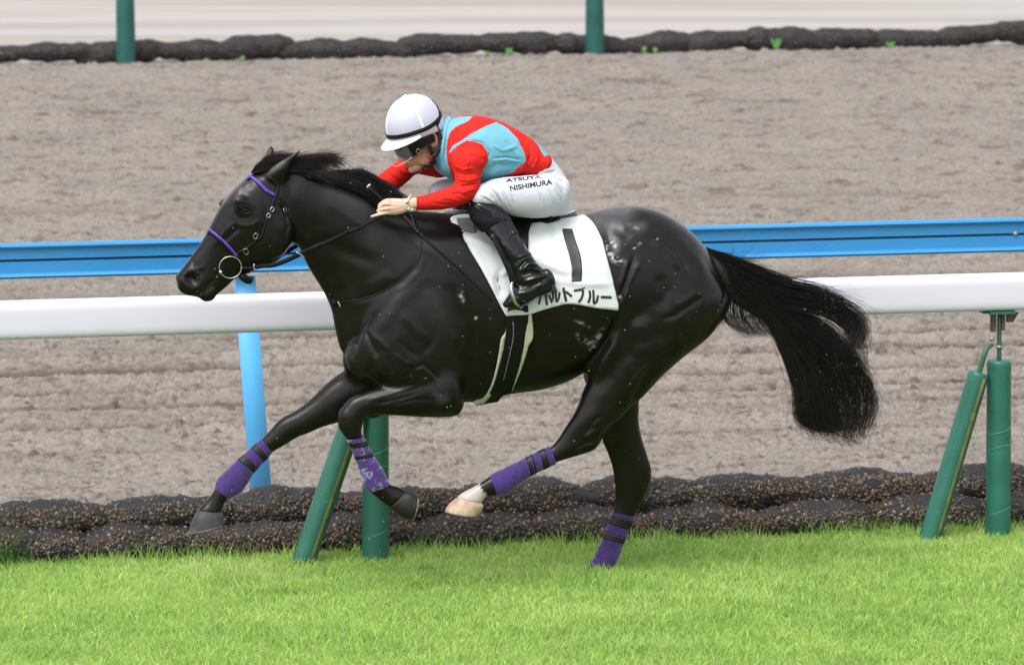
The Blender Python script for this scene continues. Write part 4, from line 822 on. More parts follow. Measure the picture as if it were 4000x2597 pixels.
FOLDS = [('S', [(760, 470), (860, 540), (960, 590), (1060, 600)], 26, .007), ('S', [(760, 560), (880, 600), (1010, 640)], 20, -.008), ('S', [(820, 620), (930, 640), (1100, 668), (1290, 660)], 18, .006), ('S', [(760, 330), (860, 300), (960, 320)], 22, .007),
         ('S', [(850, 270), (900, 340), (920, 420)], 18, -.006), ('S', [(600, 560), (560, 640), (590, 760)], 22, -.010), ('S', [(645, 540), (610, 590), (560, 620)], 18, .012), ('S', [(340, 380), (440, 420), (560, 470)], 22, .010), ('S', [(1140, 260), (1200, 400), (1260, 640)], 16, .005),
         ('S', [(780, 680), (860, 720), (960, 740)], 20, -.006), ('S', [(1080, 330), (1120, 500), (1100, 640)], 40, .004), ('S', [(700, 300), (760, 420)], 20, .006), ('S', [(300, 300), (380, 420), (470, 580), (580, 790)], 14, .006)]
def fold_fn(folds, sc_=1.626):
    def f(q):
        r = np.zeros(len(q))
        for k, pts, wd, dp in folds:
            d, t = seg_dist(q, np.array(cs(k, pts))); r += 1.5*dp*np.exp(-(d*CR[k][2]/wd)**2)*np.clip(np.minimum(t, 1-t)*5, .0, 1)
        return r+.0016*fbm(q[:, 0]/60, q[:, 1]/60, 3, 70)
    return f
p, F, n, q = sheet(cloth_poly, 9, .012, relax=60, fold=fold_fn(FOLDS))
V, Fs = solid(p, F, n, .004)
mc = MB(); mc.add(V, Fs); 
V2 = mirror(V); mc2 = MB(); mc2.add(V2, [f[::-1] for f in Fs]); 
cl = mc.build('saddlecloth', M_cloth, horse); cl['label'] = 'white number cloth showing a black 1 and katakana lettering'
cl2 = mc2.build('saddlecloth', M_cloth, horse); cl2['label'] = 'far side flap of the white number cloth'
CBV, CBF = p+n*.004, F; CB = bvh(CBV, CBF)
def on_cloth(poly, step=6, off=.0012, name='lettering', m_=None, par=None, B=None, l0=.3):
    p, F, n, q = sheet(poly, step, off, B=B or CB, l0=l0); V, Fs = solid(p, F, n, .0006)
    m = MB(); m.add(V, Fs); return m
num = spline2(S_([(968, 316), (985, 390), (1012, 480), (1028, 560), (1028, 652)]), 5).tolist()+spline2(S_([(1092, 650), (1096, 570), (1085, 480), (1055, 390), (1033, 316)]), 5).tolist()
num_m = on_cloth(num); num_m.build('number', M_print, cl)
def stroke(pts, w0, w1=None, k='S'):
    p = spline2(cs(k, pts), 3); T = np.gradient(p, axis=0); T /= np.linalg.norm(T, axis=1)[:, None]; nn = np.stack([-T[:, 1], T[:, 0]], -1); w_ = np.linspace(w0, w1 or w0, len(p))[:, None]/2/CR[k][2]
    return np.vstack([p+nn*w_, (p-nn*w_)[::-1]]).tolist()
GL = {  # katakana strokes: bo ru to bu ru -
 'bo': [([(815, 722), (905, 700)], 16), ([(858, 690), (866, 745), (872, 800)], 15), ([(833, 740), (828, 765), (820, 795)], 13), ([(884, 735), (892, 755), (903, 772)], 13), ([(900, 668), (907, 682)], 8), ([(917, 664), (924, 678)], 8)],
 'ru': [([(905, 705), (912, 750), (898, 786)], 13), ([(928, 700), (930, 740), (932, 778), (944, 765), (951, 738), (953, 715)], 13)],
 'to': [([(976, 688), (984, 730), (994, 775)], 17), ([(988, 712), (1008, 726), (1030, 745)], 15)],
 'bu': [([(1042, 708), (1094, 702), (1100, 720), (1092, 755), (1072, 780)], 15), ([(1098, 686), (1103, 698)], 7), ([(1108, 684), (1112, 695)], 7)],
 'ru2': [([(1142, 706), (1146, 745), (1134, 786)], 14), ([(1166, 702), (1168, 745), (1170, 788), (1186, 776), (1193, 756), (1196, 736)], 14)],
 'bar': [([(1214, 748), (1284, 750)], 17)]}
mm = MB()
for g, L in GL.items():
    for a, w_ in L:
        m_ = on_cloth(stroke(a, w_), 5); mm.V += m_.V; mm.F += [tuple(i+mm.n for i in f) for f in m_.F]; mm.n += m_.n
mm.build('lettering', M_print, cl)
# saddle: flap, skirt, seat with raised cantle
flap = spline2(S_([(398, 238), (405, 300), (414, 350), (455, 385), (520, 415), (575, 460), (615, 515), (640, 570), (636, 640), (640, 720)]), 8).tolist()+spline2(S_([(720, 700), (745, 560), (748, 430), (762, 335), (800, 305), (880, 285), (925, 250), (938, 225)]), 8).tolist()+S_([(900, 205), (640, 200), (470, 205)])
p, F, n, q = sheet(flap, 10, .022, relax=40); V, Fs = solid(p, F, n, .006)
saddle_seat = MB(); saddle_seat.add(*loft(st('S', [(905, 212, 940, 250, .10, 0), (860, 222, 880, 275, .11, 0), (780, 235, 790, 290, .10, 0), (680, 238, 690, 290, .085, 0), (560, 215, 570, 280, .075, 0), (470, 190, 480, 260, .05, 0)])))
saddle_seat.add(*tube([P(*c('S', 935, 218), 0)+LV*a+RV*(-.05*abs(a)/.1)-UP*.25*a*a for a in (-.12, -.06, 0, .06, .12)], .011, n=10))
sad = saddle_seat.build('saddle', M_black, horse)
m = MB(); m.add(V, Fs); m.build('saddle_flap', M_black, sad); m = MB(); m.add(mirror(V), [f[::-1] for f in Fs]); m.build('saddle_flap', M_black, sad)
gray = spline2(S_([(290, 268), (305, 305), (340, 345), (412, 358), (404, 300), (398, 262)]), 6).tolist()
p, F, n, q = sheet(gray, 7, .0195, relax=20); V, Fs = solid(p, F, n, .002); m = MB(); m.add(V, Fs); M_grey = mat("grey_underside", (.15, .15, .18), .8, noise=(30, .2, 3)); m.build('cloth_underside', M_grey, sad)  # grey patch standing for the underside of the lifted cloth front
for nm, poly, off, mm_ in (('girth', [(624, 800), (612, 900), (606, 1000), (592, 1080), (565, 1180), (538, 1270), (500, 1350), (440, 1405), (420, 1432), (470, 1436), (500, 1420), (550, 1385), (585, 1355), (640, 1325), (672, 1240), (700, 1150), (724, 1040), (738, 930), (750, 900), (752, 800)], .012, M_black),
                          ('girth_lining', [(614, 900), (606, 968), (580, 1010), (565, 1100), (545, 1200), (515, 1300), (470, 1375), (400, 1402), (430, 1412), (470, 1400), (510, 1360), (540, 1290), (570, 1190), (592, 1100), (604, 1020), (612, 960)], .009, M_cream),
                          ('girth_lining', [(756, 850), (748, 900), (736, 960), (724, 1040), (718, 1080), (704, 1130), (680, 1220), (652, 1300), (640, 1330), (655, 1310), (690, 1235), (722, 1150), (744, 1080), (752, 1050), (778, 1010), (782, 960), (776, 900), (772, 852)], .010, M_cream)):
    p, F, n, q = sheet(spline2(S_(poly), 6).tolist(), 7, off, relax=10); V, Fs = solid(p, F, n, .004)
    m = MB(); m.add(V, Fs); m.build(nm, mm_, horse)
    if nm == 'girth': m = MB(); m.add(mirror(V), [f[::-1] for f in Fs]); m.build(nm, mm_, horse)
m = MB(); m.add(*tube(skin(S_([(655, 900), (655, 990), (635, 1090), (610, 1190), (590, 1260)]), .019)[0], .0018, n=6)); m.build('girth_buckle_strap', M_bolt, horse)
# bridle
bri = MB(); strap(bri, 'H', [(985, 440), (1000, 490), (985, 545), (962, 590), (945, 655), (925, 705), (905, 765), (885, 830), (862, 890), (845, 905)], .013, both=True)
strap(bri, 'H', [(845, 890), (800, 930), (750, 965), (690, 1000), (665, 1030)], .012, both=True)
strap(bri, 'H', [(930, 400), (975, 430), (985, 470)], .016, both=True)
bridle = bri.build('bridle', M_black, horse)
def part(fn, name, mt, par): m = MB(); fn(m); return m.build(name, mt, par)
part(lambda m: strap(m, 'H', [(716, 374), (755, 380), (800, 408), (850, 450), (900, 500), (935, 525), (975, 543)], .0135, off=.006, thick=.005), 'browband', M_purple, bridle)
part(lambda m: strap(m, 'H', [(412, 838), (438, 832), (480, 858), (540, 908), (600, 965), (660, 1030)], .015, off=.003, thick=.004), 'noseband_pad', M_black, bridle)
part(lambda m: strap(m, 'H', [(414, 818), (436, 810), (480, 838), (540, 888), (600, 945), (655, 1008), (672, 1030)], .0115, off=.007, thick=.005), 'noseband', M_purple, bridle)
part(lambda m: strap(m, 'H', [(1000, 590), (1045, 655), (1085, 710), (1125, 765), (1165, 820), (1195, 868)], .011), 'throat_latch', M_black, bridle)
part(lambda m: strap(m, 'H', [(668, 1035), (700, 1100), (720, 1160), (760, 1190), (790, 1180)], .010), 'curb_strap', M_black, bridle)
def buckle(k, a, b, wd, mt):
    pa, na = skin([c(k, *a), c(k, *b)], .008); d = pa[1]-pa[0]; s_ = np.cross(na[0], d); s_ /= np.linalg.norm(s_); s_ *= wd/2
    q = [pa[0]-s_, pa[0]+s_, pa[1]+s_, pa[1]-s_, pa[0]-s_, pa[0]]; m = MB(); m.add(*tube(q, .0013, n=6, sub=3)); m.build('buckle', mt, bridle)
buckle('H', (958, 643), (942, 668), .012, M_metal); buckle('H', (930, 693), (914, 716), .012, M_metal); buckle('H', (828, 850), (810, 882), .014, M_metal); buckle('H', (1042, 650), (1050, 682), .014, M_metal)
buckle('H', (735, 972), (750, 1006), .016, M_brass)
ringc = P(*c('H', 618, 1122), .070); m = MB(); rr = 88/2.06/891
m.add(*tube([ringc+RV*rr*math.cos(a)+UP*rr*math.sin(a)*.98+LV*.004*math.cos(a) for a in np.linspace(0, 2*math.pi, 25)], .0028, n=8, sub=2)); bit = m.build('bit_ring', M_brass, bridle)
m_v = tube([ringc+RV*rr*math.cos(a)+UP*rr*math.sin(a) for a in np.linspace(0, 2*math.pi, 25)], .0034, n=8, sub=2); m = MB(); m.add(mirror(m_v[0]), [f[::-1] for f in m_v[1]]); m.build('bit_ring', M_brass, bridle)
m = MB(); m.add(*ellipsoid(P(*c('H', 540, 1160), .076), np.eye(3)*.0085)); m.build('bit_ball', M_metal, bit)
rs = P(*c('H', 795, 1240), .03); m = MB(); m.add(*tube([rs+RV*.0135*math.cos(a)+UP*.0135*math.sin(a) for a in np.linspace(0, 2*math.pi, 17)], .0017, n=6, sub=1)); m.build('curb_ring', M_bolt, bridle)
part(lambda m: m.add(*tube([P(*c('H', 700, 1190), .05), P(*c('H', 735, 1210), .045), P(*c('H', 770, 1232), .04), P(*c('H', 790, 1200), .04)], [.012, .018, .014, .008], n=10)), 'curb_chain_cover', M_black, bridle)
# reins: near rein from bit, under the throat ring, to the rider's hand; far rein mirrored
hand_px = c('D', 700, 1050)
def rein_pts(sg=1):
    pl = [(c('H', 706, 1130), .075), (c('H', 790, 1128), .07), (c('H', 880, 1112), .065), (c('H', 960, 1105), .07), (c('H', 1060, 1070), .08), (c('H', 1180, 1015), .10), (c('H', 1300, 960), .12), (c('H', 1430, 905), .135), (c('H', 1560, 838), .15), (c('H', 1648, 795), .16), (c('C', 560, 325), .185), (c('C', 660, 275), .20), (c('C', 735, 240), .21), (c('D', 900, 1000), .215)]
    return pl
nn_ = []
for (px, l) in rein_pts():
    q0 = P(*px, l); pk, nk = skin([px], .006)
    if pk[0]@LV > l: q0 = pk[0]
    nn_.append(q0)
m = MB(); m.add(*tube(nn_, [.008, .0085, .009, .010, .0105, .0105, .0095, .008, .007, .006, .005, .005, .005, .005], n=8, flat=(1, .28))); m.build('rein', M_black, bridle)
m = MB(); v, f = tube([mirror(a[None])[0]-LV*.0 for a in nn_], .009, n=8, flat=(1, .28)); m.add(v, [x[::-1] for x in f]); m.build('rein', M_black, bridle)
m = MB(); m.add(*tube([P(*c('H', 810, 1095), .078), P(*c('H', 806, 1130), .078), P(*c('H', 822, 1140), .078)], .003, n=6)); m.build('buckle', M_metal, bridle)
m = MB(); m.add(*tube([P(*c('H', 1150, 1000), .115), P(*c('H', 1185, 1020), .115), P(*c('H', 1215, 1050), .11)], .0035, n=6)); m.build('martingale_ring', M_metal, bridle)
bp_ = MB(); strap(bp_, 'C', [(458, 700), (480, 738), (520, 742), (620, 728), (720, 700), (800, 662), (870, 612), (930, 556), (975, 500), (995, 440), (1000, 380)], .006, thick=.0012, off=.0005); strap(bp_, 'R', [(500, 870), (515, 930), (540, 985)], .018)
bps = bp_.build('breastplate', M_black, horse)
m = MB(); m.add(*tube(skin(cs('C', [(450, 690), (458, 720), (475, 745), (485, 750)]), .004)[0], .010, n=8)); m.build('breastplate_fitting', M_black, bps)
m = MB(); m.add(*tube(skin(cs('C', [(498, 738), (508, 752), (514, 768)]), .009)[0], .0028, n=6)); m.build('buckle', M_metal, bps)
# ================================================================== RIDER
def gpt(x, y, l): return P(*c('G', x, y), l)
rider = thing('person', 'jockey in red and turquoise silks and white helmet crouched over the galloping black horse', 'person', (0, 0, 0))
SEAT = dict(
 torso=st('R', [(735, 275, 650, 560, .10, 0), (790, 262, 690, 620, .155, 0), (860, 248, 770, 660, .19, 0), (950, 250, 870, 682, .20, 0), (1050, 278, 950, 680, .195, 0), (1150, 325, 1040, 655, .18, 0), (1240, 378, 1130, 640, .165, 0), (1310, 432, 1210, 640, .155, 0), (1356, 478, 1278, 628, .15, 0)]),
 pelvis=st('R', [(1340, 470, 1240, 640, .145, 0), (1405, 540, 1200, 740, .155, 0), (1455, 605, 1200, 830, .165, 0), (1493, 680, 1260, 885, .165, 0), (1500, 750, 1330, 893, .15, 0), (1480, 815, 1400, 880, .11, 0)]),
 thigh=st('R', [(1470, 640, 1430, 868, .085, .10), (1380, 615, 1350, 893, .095, .125), (1280, 622, 1260, 897, .095, .145), (1180, 632, 1165, 888, .09, .165), (1090, 640, 1090, 862, .08, .18), (1010, 655, 1020, 828, .07, .19), (950, 680, 965, 832, .064, .20), (895, 705, 905, 822, .056, .205)]),
 fthigh=st('R', [(1400, 640, 1380, 860, .085, -.11), (1240, 620, 1230, 850, .09, -.135), (1050, 632, 1050, 800, .08, -.16), (900, 640, 905, 780, .07, -.18), (780, 645, 790, 765, .065, -.19), (690, 655, 710, 770, .062, -.2), (625, 690, 640, 780, .055, -.2)]),
 arm=st('R', [(800, 445, 925, 440, .05, .15), (752, 480, 972, 478, .070, .175), (742, 530, 985, 530, .070, .19), (758, 590, 950, 595, .058, .20), (772, 640, 938, 655, .055, .21), (768, 685, 930, 715, .054, .215), (745, 698, 898, 770, .052, .22), (700, 715, 800, 822, .048, .22), (640, 735, 700, 842, .044, .22), (580, 752, 610, 848, .038, .215), (527, 764, 542, 847, .033, .21)]),
 farm=st('R', [(760, 400, 860, 560, .06, -.16), (640, 440, 700, 640, .065, -.19), (520, 478, 600, 630, .060, -.21), (440, 515, 530, 620, .052, -.22), (365, 570, 470, 672, .048, -.22), (290, 628, 405, 725, .044, -.21), (220, 700, 330, 790, .040, -.20), (170, 770, 260, 840, .034, -.19)]),
 shin=st('R', [(865, 800, 1090, 850, .062, .215), (880, 860, 1125, 895, .066, .225), (915, 930, 1150, 945, .062, .245), (975, 1010, 1188, 1020, .057, .265), (1040, 1090, 1235, 1092, .052, .285), (1100, 1170, 1290, 1170, .048, .30), (1128, 1230, 1338, 1225, .045, .31), (1140, 1275, 1375, 1270, .043, .315), (1150, 1310, 1385, 1310, .040, .315)]),
 foot=st('R', [(1352, 1215, 1406, 1335, .036, .315), (1300, 1240, 1372, 1365, .042, .315), (1245, 1262, 1310, 1390, .044, .315), (1190, 1300, 1250, 1425, .045, .315), (1145, 1350, 1195, 1450, .043, .315), (1105, 1402, 1140, 1466, .034, .315), (1082, 1440, 1098, 1466, .018, .315)]))
# --- jersey
def fabric(parts, vox, strokes, name, m_, sm=8, col=None, kcrop='R', fn=.0018, parent=rider, noise_sc=26, **kw):
    mb_ = MB()
    for s_ in parts: mb_.add(*(s_ if isinstance(s_, tuple) else loft(s_, **kw)))
    V, F = voxel(*mb_.arr(), vox); V = smooth(V, F, sm, .5); N = vnormals(V, F); q = proj(V); front = (N@LV > -.25)
    d_ = fn*fbm(q[:, 0]/noise_sc, q[:, 1]/noise_sc, 3, len(name))
    for k, pts, wd, dp in strokes:
        d, t = seg_dist(q, np.array(cs(k, pts))); d_ += front*1.35*dp*np.exp(-(d*CR[k][2]/(wd*.85))**2)*np.clip(np.minimum(t, 1-t)*5, 0, 1)
    V = V+N*d_[:, None]; at_ = {'Col': col(V, q, N)} if col else None
    return mesh_obj(name, V, F, m_, parent, True, at_), V, F
RED = np.array([.56, .015, .010]); TUR = np.array([.14, .37, .48]); SILV = np.array([.55, .70, .80])
tq = [[(1040, 288), (1110, 335), (1170, 400), (1212, 470), (1228, 535), (1150, 600), (1070, 642), (950, 690), (860, 700), (900, 600), (985, 530), (985, 480), (950, 430), (900, 408), (850, 405), (800, 432), (740, 487), (738, 478), (760, 440), (850, 378), (935, 330)],
      [(640, 290), (690, 285), (740, 268), (800, 258), (890, 252), (855, 285), (790, 312), (750, 345), (728, 400), (720, 480), (732, 560), (765, 650), (770, 700), (600, 700), (600, 500)],
      [(1225, 352), (1285, 388), (1380, 490), (1345, 508), (1300, 430)]]
def jcol(V, q, N):
    k = (q-np.array(CR['R'][:2]))*CR['R'][2]; C_ = np.tile(RED, (len(V), 1))
    for pl in tq: C_[inpoly(k, pl)] = TUR
    return C_
def fab_mat(name, **kw): return mat(name, rough=.8, spec=.2, bump=(300, .15, .001), **kw)
M_silk = fab_mat("racing_silk", attr='Col'); M_red = mat("red_silk", tuple(RED), .8, spec=.2, bump=(300, .15, .001)); 
JST = [('R', [(1010, 520), (1100, 512), (1220, 530)], 7, -.004), ('R', [(1000, 535), (1100, 525), (1200, 545)], 8, .004), ('R', [(1060, 300), (1150, 380), (1200, 440)], 12, .004), ('R', [(950, 600), (1050, 560), (1150, 560)], 14, -.004), ('R', [(1000, 430), (1080, 470), (1180, 440)], 12, .004), ('R', [(960, 640), (1060, 590), (1150, 590)], 12, .004),
       ('R', [(1100, 400), (1180, 480)], 10, -.003), ('R', [(1240, 420), (1260, 500), (1220, 590)], 12, -.005), ('R', [(1290, 450), (1300, 520), (1260, 600)], 10, .004), ('R', [(760, 440), (850, 385), (940, 335)], 6, -.004), ('R', [(1100, 635), (1180, 600), (1250, 540)], 14, .005), ('R', [(830, 300), (900, 330), (960, 330)], 14, -.003),
       ('R', [(1130, 460), (1190, 560)], 8, -.003), ('R', [(1260, 560), (1290, 600)], 8, .004), ('R', [(860, 400), (950, 420), (1000, 480), (975, 540)], 7, -.005)]
jersey, JV, JF = fabric([SEAT['torso']], .0042, JST, 'jersey', M_silk, col=jcol, ex=2.2, n=36)
SST = [('R', [(760, 560), (830, 590), (900, 580)], 8, .004), ('R', [(770, 600), (840, 625), (920, 610)], 8, -.004), ('R', [(790, 650), (860, 660), (930, 640)], 9, .004), ('R', [(800, 700), (860, 690), (920, 680)], 8, -.005), ('R', [(820, 740), (870, 720), (915, 712)], 8, .004), ('R', [(740, 750), (800, 740), (860, 770)], 9, -.004),
       ('R', [(680, 770), (740, 770), (820, 800)], 8, .003), ('R', [(870, 460), (930, 470), (975, 520)], 12, .005), ('R', [(850, 500), (910, 500), (960, 540)], 9, -.004), ('R', [(620, 800), (700, 810), (800, 820)], 7, -.003), ('R', [(860, 520), (850, 600)], 10, .004), ('R', [(900, 430), (960, 455)], 9, .004), ('R', [(780, 480), (770, 560), (790, 640)], 9, -.003)]
fabric([SEAT['arm']], .0042, SST, 'sleeve', M_red, sm=6)
fabric([SEAT['farm']], .0045, [('R', [(400, 560), (440, 600), (500, 620)], 8, .004), ('R', [(340, 610), (400, 650), (440, 690)], 8, -.004), ('R', [(480, 500), (520, 560), (530, 610)], 9, -.004), ('R', [(310, 640), (350, 690), (390, 710)], 8, .003)], 'sleeve', M_red, sm=6)
m = MB(); m.add(*tube([P(*c('R', 534+3*math.cos(a), 806-44*math.sin(a)), .21+.036*math.cos(a)) for a in np.linspace(0, 2*math.pi, 17)], .0028, n=6, sub=1)); m.build('cuff', M_red, rider)
# --- breeches
Q = 'Q'
BST = [(Q, [(120, 590), (280, 600), (400, 720), (500, 860)], 18, -.004), (Q, [(100, 700), (260, 740), (420, 850), (520, 920)], 16, .004), (Q, [(340, 560), (460, 640), (560, 800), (640, 960)], 16, -.005), (Q, [(420, 540), (540, 660), (640, 830), (720, 1020)], 14, .005), (Q, [(540, 660), (600, 800), (700, 980), (740, 1080)], 12, -.006),
       (Q, [(600, 560), (700, 740), (760, 920), (810, 1110)], 12, .005), (Q, [(660, 560), (760, 760), (830, 960), (880, 1100)], 12, -.005), (Q, [(800, 560), (880, 760), (930, 900)], 12, .004), (Q, [(1480, 580), (1560, 780), (1590, 980)], 14, -.004), (Q, [(1740, 560), (1840, 800), (1890, 1010)], 14, -.004), (Q, [(1500, 570), (1590, 780), (1620, 990)], 12, .003),
       (Q, [(1880, 560), (2000, 760), (2090, 940)], 14, -.004), (Q, [(1820, 420), (1960, 540), (2060, 660)], 16, .005), (Q, [(1750, 380), (1960, 480), (2150, 660)], 14, -.006), (Q, [(1400, 280), (1640, 210), (1900, 180)], 18, -.006), (Q, [(1450, 240), (1680, 150), (1900, 120)], 18, .005), (Q, [(1500, 330), (1800, 320), (2100, 400)], 20, .004), (Q, [(1560, 60), (1620, 160), (1560, 220)], 14, -.005),
       (Q, [(200, 780), (330, 840), (440, 900)], 12, -.004), (Q, [(140, 500), (300, 520), (480, 560)], 20, .003)]
M_breech = mat("white_breeches", (.56, .57, .63), .8, spec=.2, noise=(5, .03, 3), bump=(200, .12, .001))
breech, BV, BF_ = fabric([SEAT['pelvis'], SEAT['thigh'], SEAT['fthigh']], .0042, BST, 'breeches', M_breech, sm=8, fn=.0008, ex=2.15, n=32)
BB = bvh(BV, BF_)
def text_on(s, k, origin, xdir, ydir, hgt, wid, B, par, shear=0):
    cu = bpy.data.curves.new("t", 'FONT'); cu.body = s; cu.size = 1; cu.offset = .03; o = bpy.data.objects.new("t", cu); COL.objects.link(o)
    me = bpy.data.meshes.new_from_object(o.evaluated_get(bpy.context.evaluated_depsgraph_get())); co = np.array([v.co[:] for v in me.vertices]); fs = [tuple(p.vertices) for p in me.polygons]
    bpy.data.objects.remove(o); x = (co[:, 0]-co[:, 0].min())/(co[:, 0].max()-co[:, 0].min()); y = (co[:, 1]-co[:, 1].min())/(co[:, 1].max()-co[:, 1].min())
    px = np.array(origin)+x[:, None]*np.array(xdir)*wid+(y[:, None])*np.array(ydir)*hgt+np.stack([shear*y, 4*wid/400*0*x], -1)
    px[:, 1] += -22*np.sin(x*math.pi)*0
    w_ = skin([c(k, *a) for a in px], .0016, B=B)[0]
    m = MB(); m.add(w_, fs); return m.build('lettering', M_print, par, smooth=False)
text_on('ATSUYA', Q, (745, 438), (1, -.12), (-.12, -1), 78, 830, BB, breech)
text_on('NISHIMURA', Q, (850, 632), (1, -.155), (-.2, -1), 118, 980, BB, breech)
# --- boots
M_boot = mat("black_patent_boot", (.004, .0045, .006), .18, spec=.35, coat=.25, coat_rough=.06, bump=(16, .5, .008))
M_sole = mat("boot_sole", (.02, .02, .021), .6)
BOS = [('R', [(1120, 1010), (1150, 990), (1185, 985)], 8, .004), ('R', [(1190, 1240), (1240, 1190), (1310, 1200)], 12, .008), ('R', [(1200, 1260), (1260, 1235), (1340, 1250)], 10, -.009), ('R', [(1210, 1300), (1280, 1280), (1370, 1260)], 11, .008), ('R', [(1180, 1220), (1230, 1170), (1280, 1160)], 10, -.006), ('R', [(1180, 1330), (1260, 1330), (1330, 1300)], 9, -.006), ('R', [(1170, 1150), (1230, 1130), (1270, 1120)], 10, .004), ('R', [(1160, 1380), (1230, 1370), (1290, 1350)], 8, .004),
       ('R', [(1110, 890), (1150, 960), (1185, 1040), (1230, 1110)], 7, .006), ('R', [(1090, 900), (1130, 970), (1165, 1040)], 6, -.004), ('R', [(1060, 930), (1110, 880)], 4, .004)]
knee = st('R', [(880, 785, 900, 800, .03, .205), (868, 800, 1010, 835, .06, .21), (866, 830, 1080, 862, .064, .215)])
boot, _, _ = fabric([knee, SEAT['shin'], SEAT['foot']], .0040, BOS, 'boot', M_boot, sm=6, ex=2.2)
m_ = MB()
for s_ in (knee, SEAT['shin'], SEAT['foot']):
    v, f = loft(s_, ex=2.2); m_.add(mirror(v), [x[::-1] for x in f])
v, f = voxel(*m_.arr(), .005); v = smooth(v, f, 5); boot2 = mesh_obj('boot', v, f, M_boot, rider)
M_knee = mat('black_stretch_fabric', (.006, .006, .009), .8, spec=.15)
m = MB(); m.add(*loft(st('R', [(866, 800, 1010, 832, .062, .21), (862, 830, 1086, 860, .068, .215), (864, 870, 1118, 885, .070, .222), (880, 915, 1120, 903, .069, .236), (915, 955, 1085, 935, .060, .245)]))) ; m.build('knee_cover', M_knee, rider)
so_ = MB(); so_.add(*tube([P(*c('R', x, y), .315) for x, y in ((1400, 1345), (1345, 1374), (1290, 1392), (1240, 1425), (1190, 1452), (1130, 1466))], [.026, .028, .026, .034, .036, .022], n=12, flat=(.22, 1), up=LV)); so_.build('boot_sole', M_sole, boot)
m = MB(); m.add(*tube([P(*c('R', x, y), .335) for x, y in ((1395, 1322), (1404, 1350), (1412, 1372))], .012, n=8)); m.build('boot_heel', M_sole, boot)
# stirrup hangs from the saddle
stp = MB(); stp.add(*tube([P(*c('R', x, y), l) for x, y, l in ((1142, 1300, .345), (1132, 1335, .358), (1136, 1375, .362), (1148, 1410, .362), (1162, 1440, .355), (1190, 1462, .34))], [.004, .007, .0085, .0085, .007, .005], n=8, flat=(1, .8)))
stp.add(*tube([P(*c('R', x, y), l) for x, y, l in ((1142, 1300, .345), (1150, 1330, .30), (1165, 1380, .265), (1180, 1440, .262), (1190, 1462, .27), (1195, 1466, .34))], .006, n=8))
stirrup = stp.build('stirrup', M_metal, sad); v, f = stp.arr(); m = MB(); m.add(mirror(v), [x[::-1] for x in f]); m.build('stirrup', M_metal, sad)
m = MB(); m.add(*tube([P(*c('R', x, y), l) for x, y, l in ((1010, 1000, .318), (1060, 1100, .335), (1105, 1200, .345), (1128, 1260, .348), (1140, 1302, .348))], .011, n=8, flat=(1, .2))); m.build('stirrup_leather', M_black, sad)
# --- head, neck, hands, and the body under the clothes: one continuous skin
HA, HBt = math.radians(30), math.radians(26)
hf = np.array([-math.cos(HA)*math.cos(HBt), -math.sin(HA)*math.cos(HBt), -math.sin(HBt)]); hs_ = np.array([math.sin(HA), -math.cos(HA), 0]); hu = np.cross(hf, hs_); hu = hu if hu[2] > 0 else -hu
HC = gpt(760, 840, .015); SCL = 1.10
def hl(f, s, u): return HC+SCL*(f*hf+s*hs_+u*hu)
def he(f, s, u, a, b, c_): return ellipsoid(hl(f, s, u), SCL*np.array([a*hf, b*hs_, c_*hu]))
bm_ = MB()
for e in ((-.005, 0, .025, .094, .074, .09), (.028, 0, -.045, .066, .058, .070), (.066, 0, -.098, .030, .030, .020), (.020, .040, -.075, .045, .018, .030), (.020, -.040, -.075, .045, .018, .030), (.078, 0, .018, .022, .050, .018),
          (.066, .040, -.020, .026, .020, .022), (.066, -.040, -.020, .026, .020, .022), (.091, 0, -.066, .013, .022, .0065), (.089, 0, -.077, .012, .018, .007), (.084, 0, -.102, .016, .018, .014), (.102, .010, -.040, .010, .008, .008), (.102, -.010, -.040, .010, .008, .008), (.082, 0, -.07, .012, .028, .018)):
    bm_.add(*he(*e))
bm_.add(*tube([hl(.082, 0, .012), hl(.096, 0, -.012), hl(.112, 0, -.036), hl(.100, 0, -.046)], [.008*SCL, .0085*SCL, .0105*SCL, .007*SCL], n=12))
bm_.add(*tube([hl(-.02, 0, -.03), hl(-.035, 0, -.085), P(*c('R', 730, 430), 0), P(*c('R', 790, 450), 0)], [.055, .055, .060, .07], n=20))
for sg in (1, -1):
    bm_.add(*he(-.012, .074*sg, -.018, .019, .007, .030)); bm_.add(*tube([hl(-.004, .078*sg, -.040), hl(.003, .083*sg, -.012), hl(-.008, .086*sg, .010), hl(-.026, .086*sg, .008), hl(-.030, .084*sg, -.014), hl(-.018, .080*sg, -.040)], .0042*SCL, n=8))
def shrink(rows, k): return [tuple(list(r)) for r in rows], k
for nm, k in (('torso', .88), ('pelvis', .88), ('thigh', .78), ('fthigh', .84), ('arm', .80), ('farm', .80), ('shin', .72), ('foot', .62)):
    v, f = loft(SEAT[nm], scale=k); bm_.add(v, f)
    if nm in ('shin', 'foot'): bm_.add(mirror(v), [x[::-1] for x in f])
bm_.add(*tube([P(*c('R', 930, 755), .20), P(*c('R', 980, 845), .215)], .036, n=14)); bm_.add(*tube([P(*c('R', 680, 715), -.2), mirror(P(*c('R', 960, 840), .215)[None])[0]], .045, n=14))
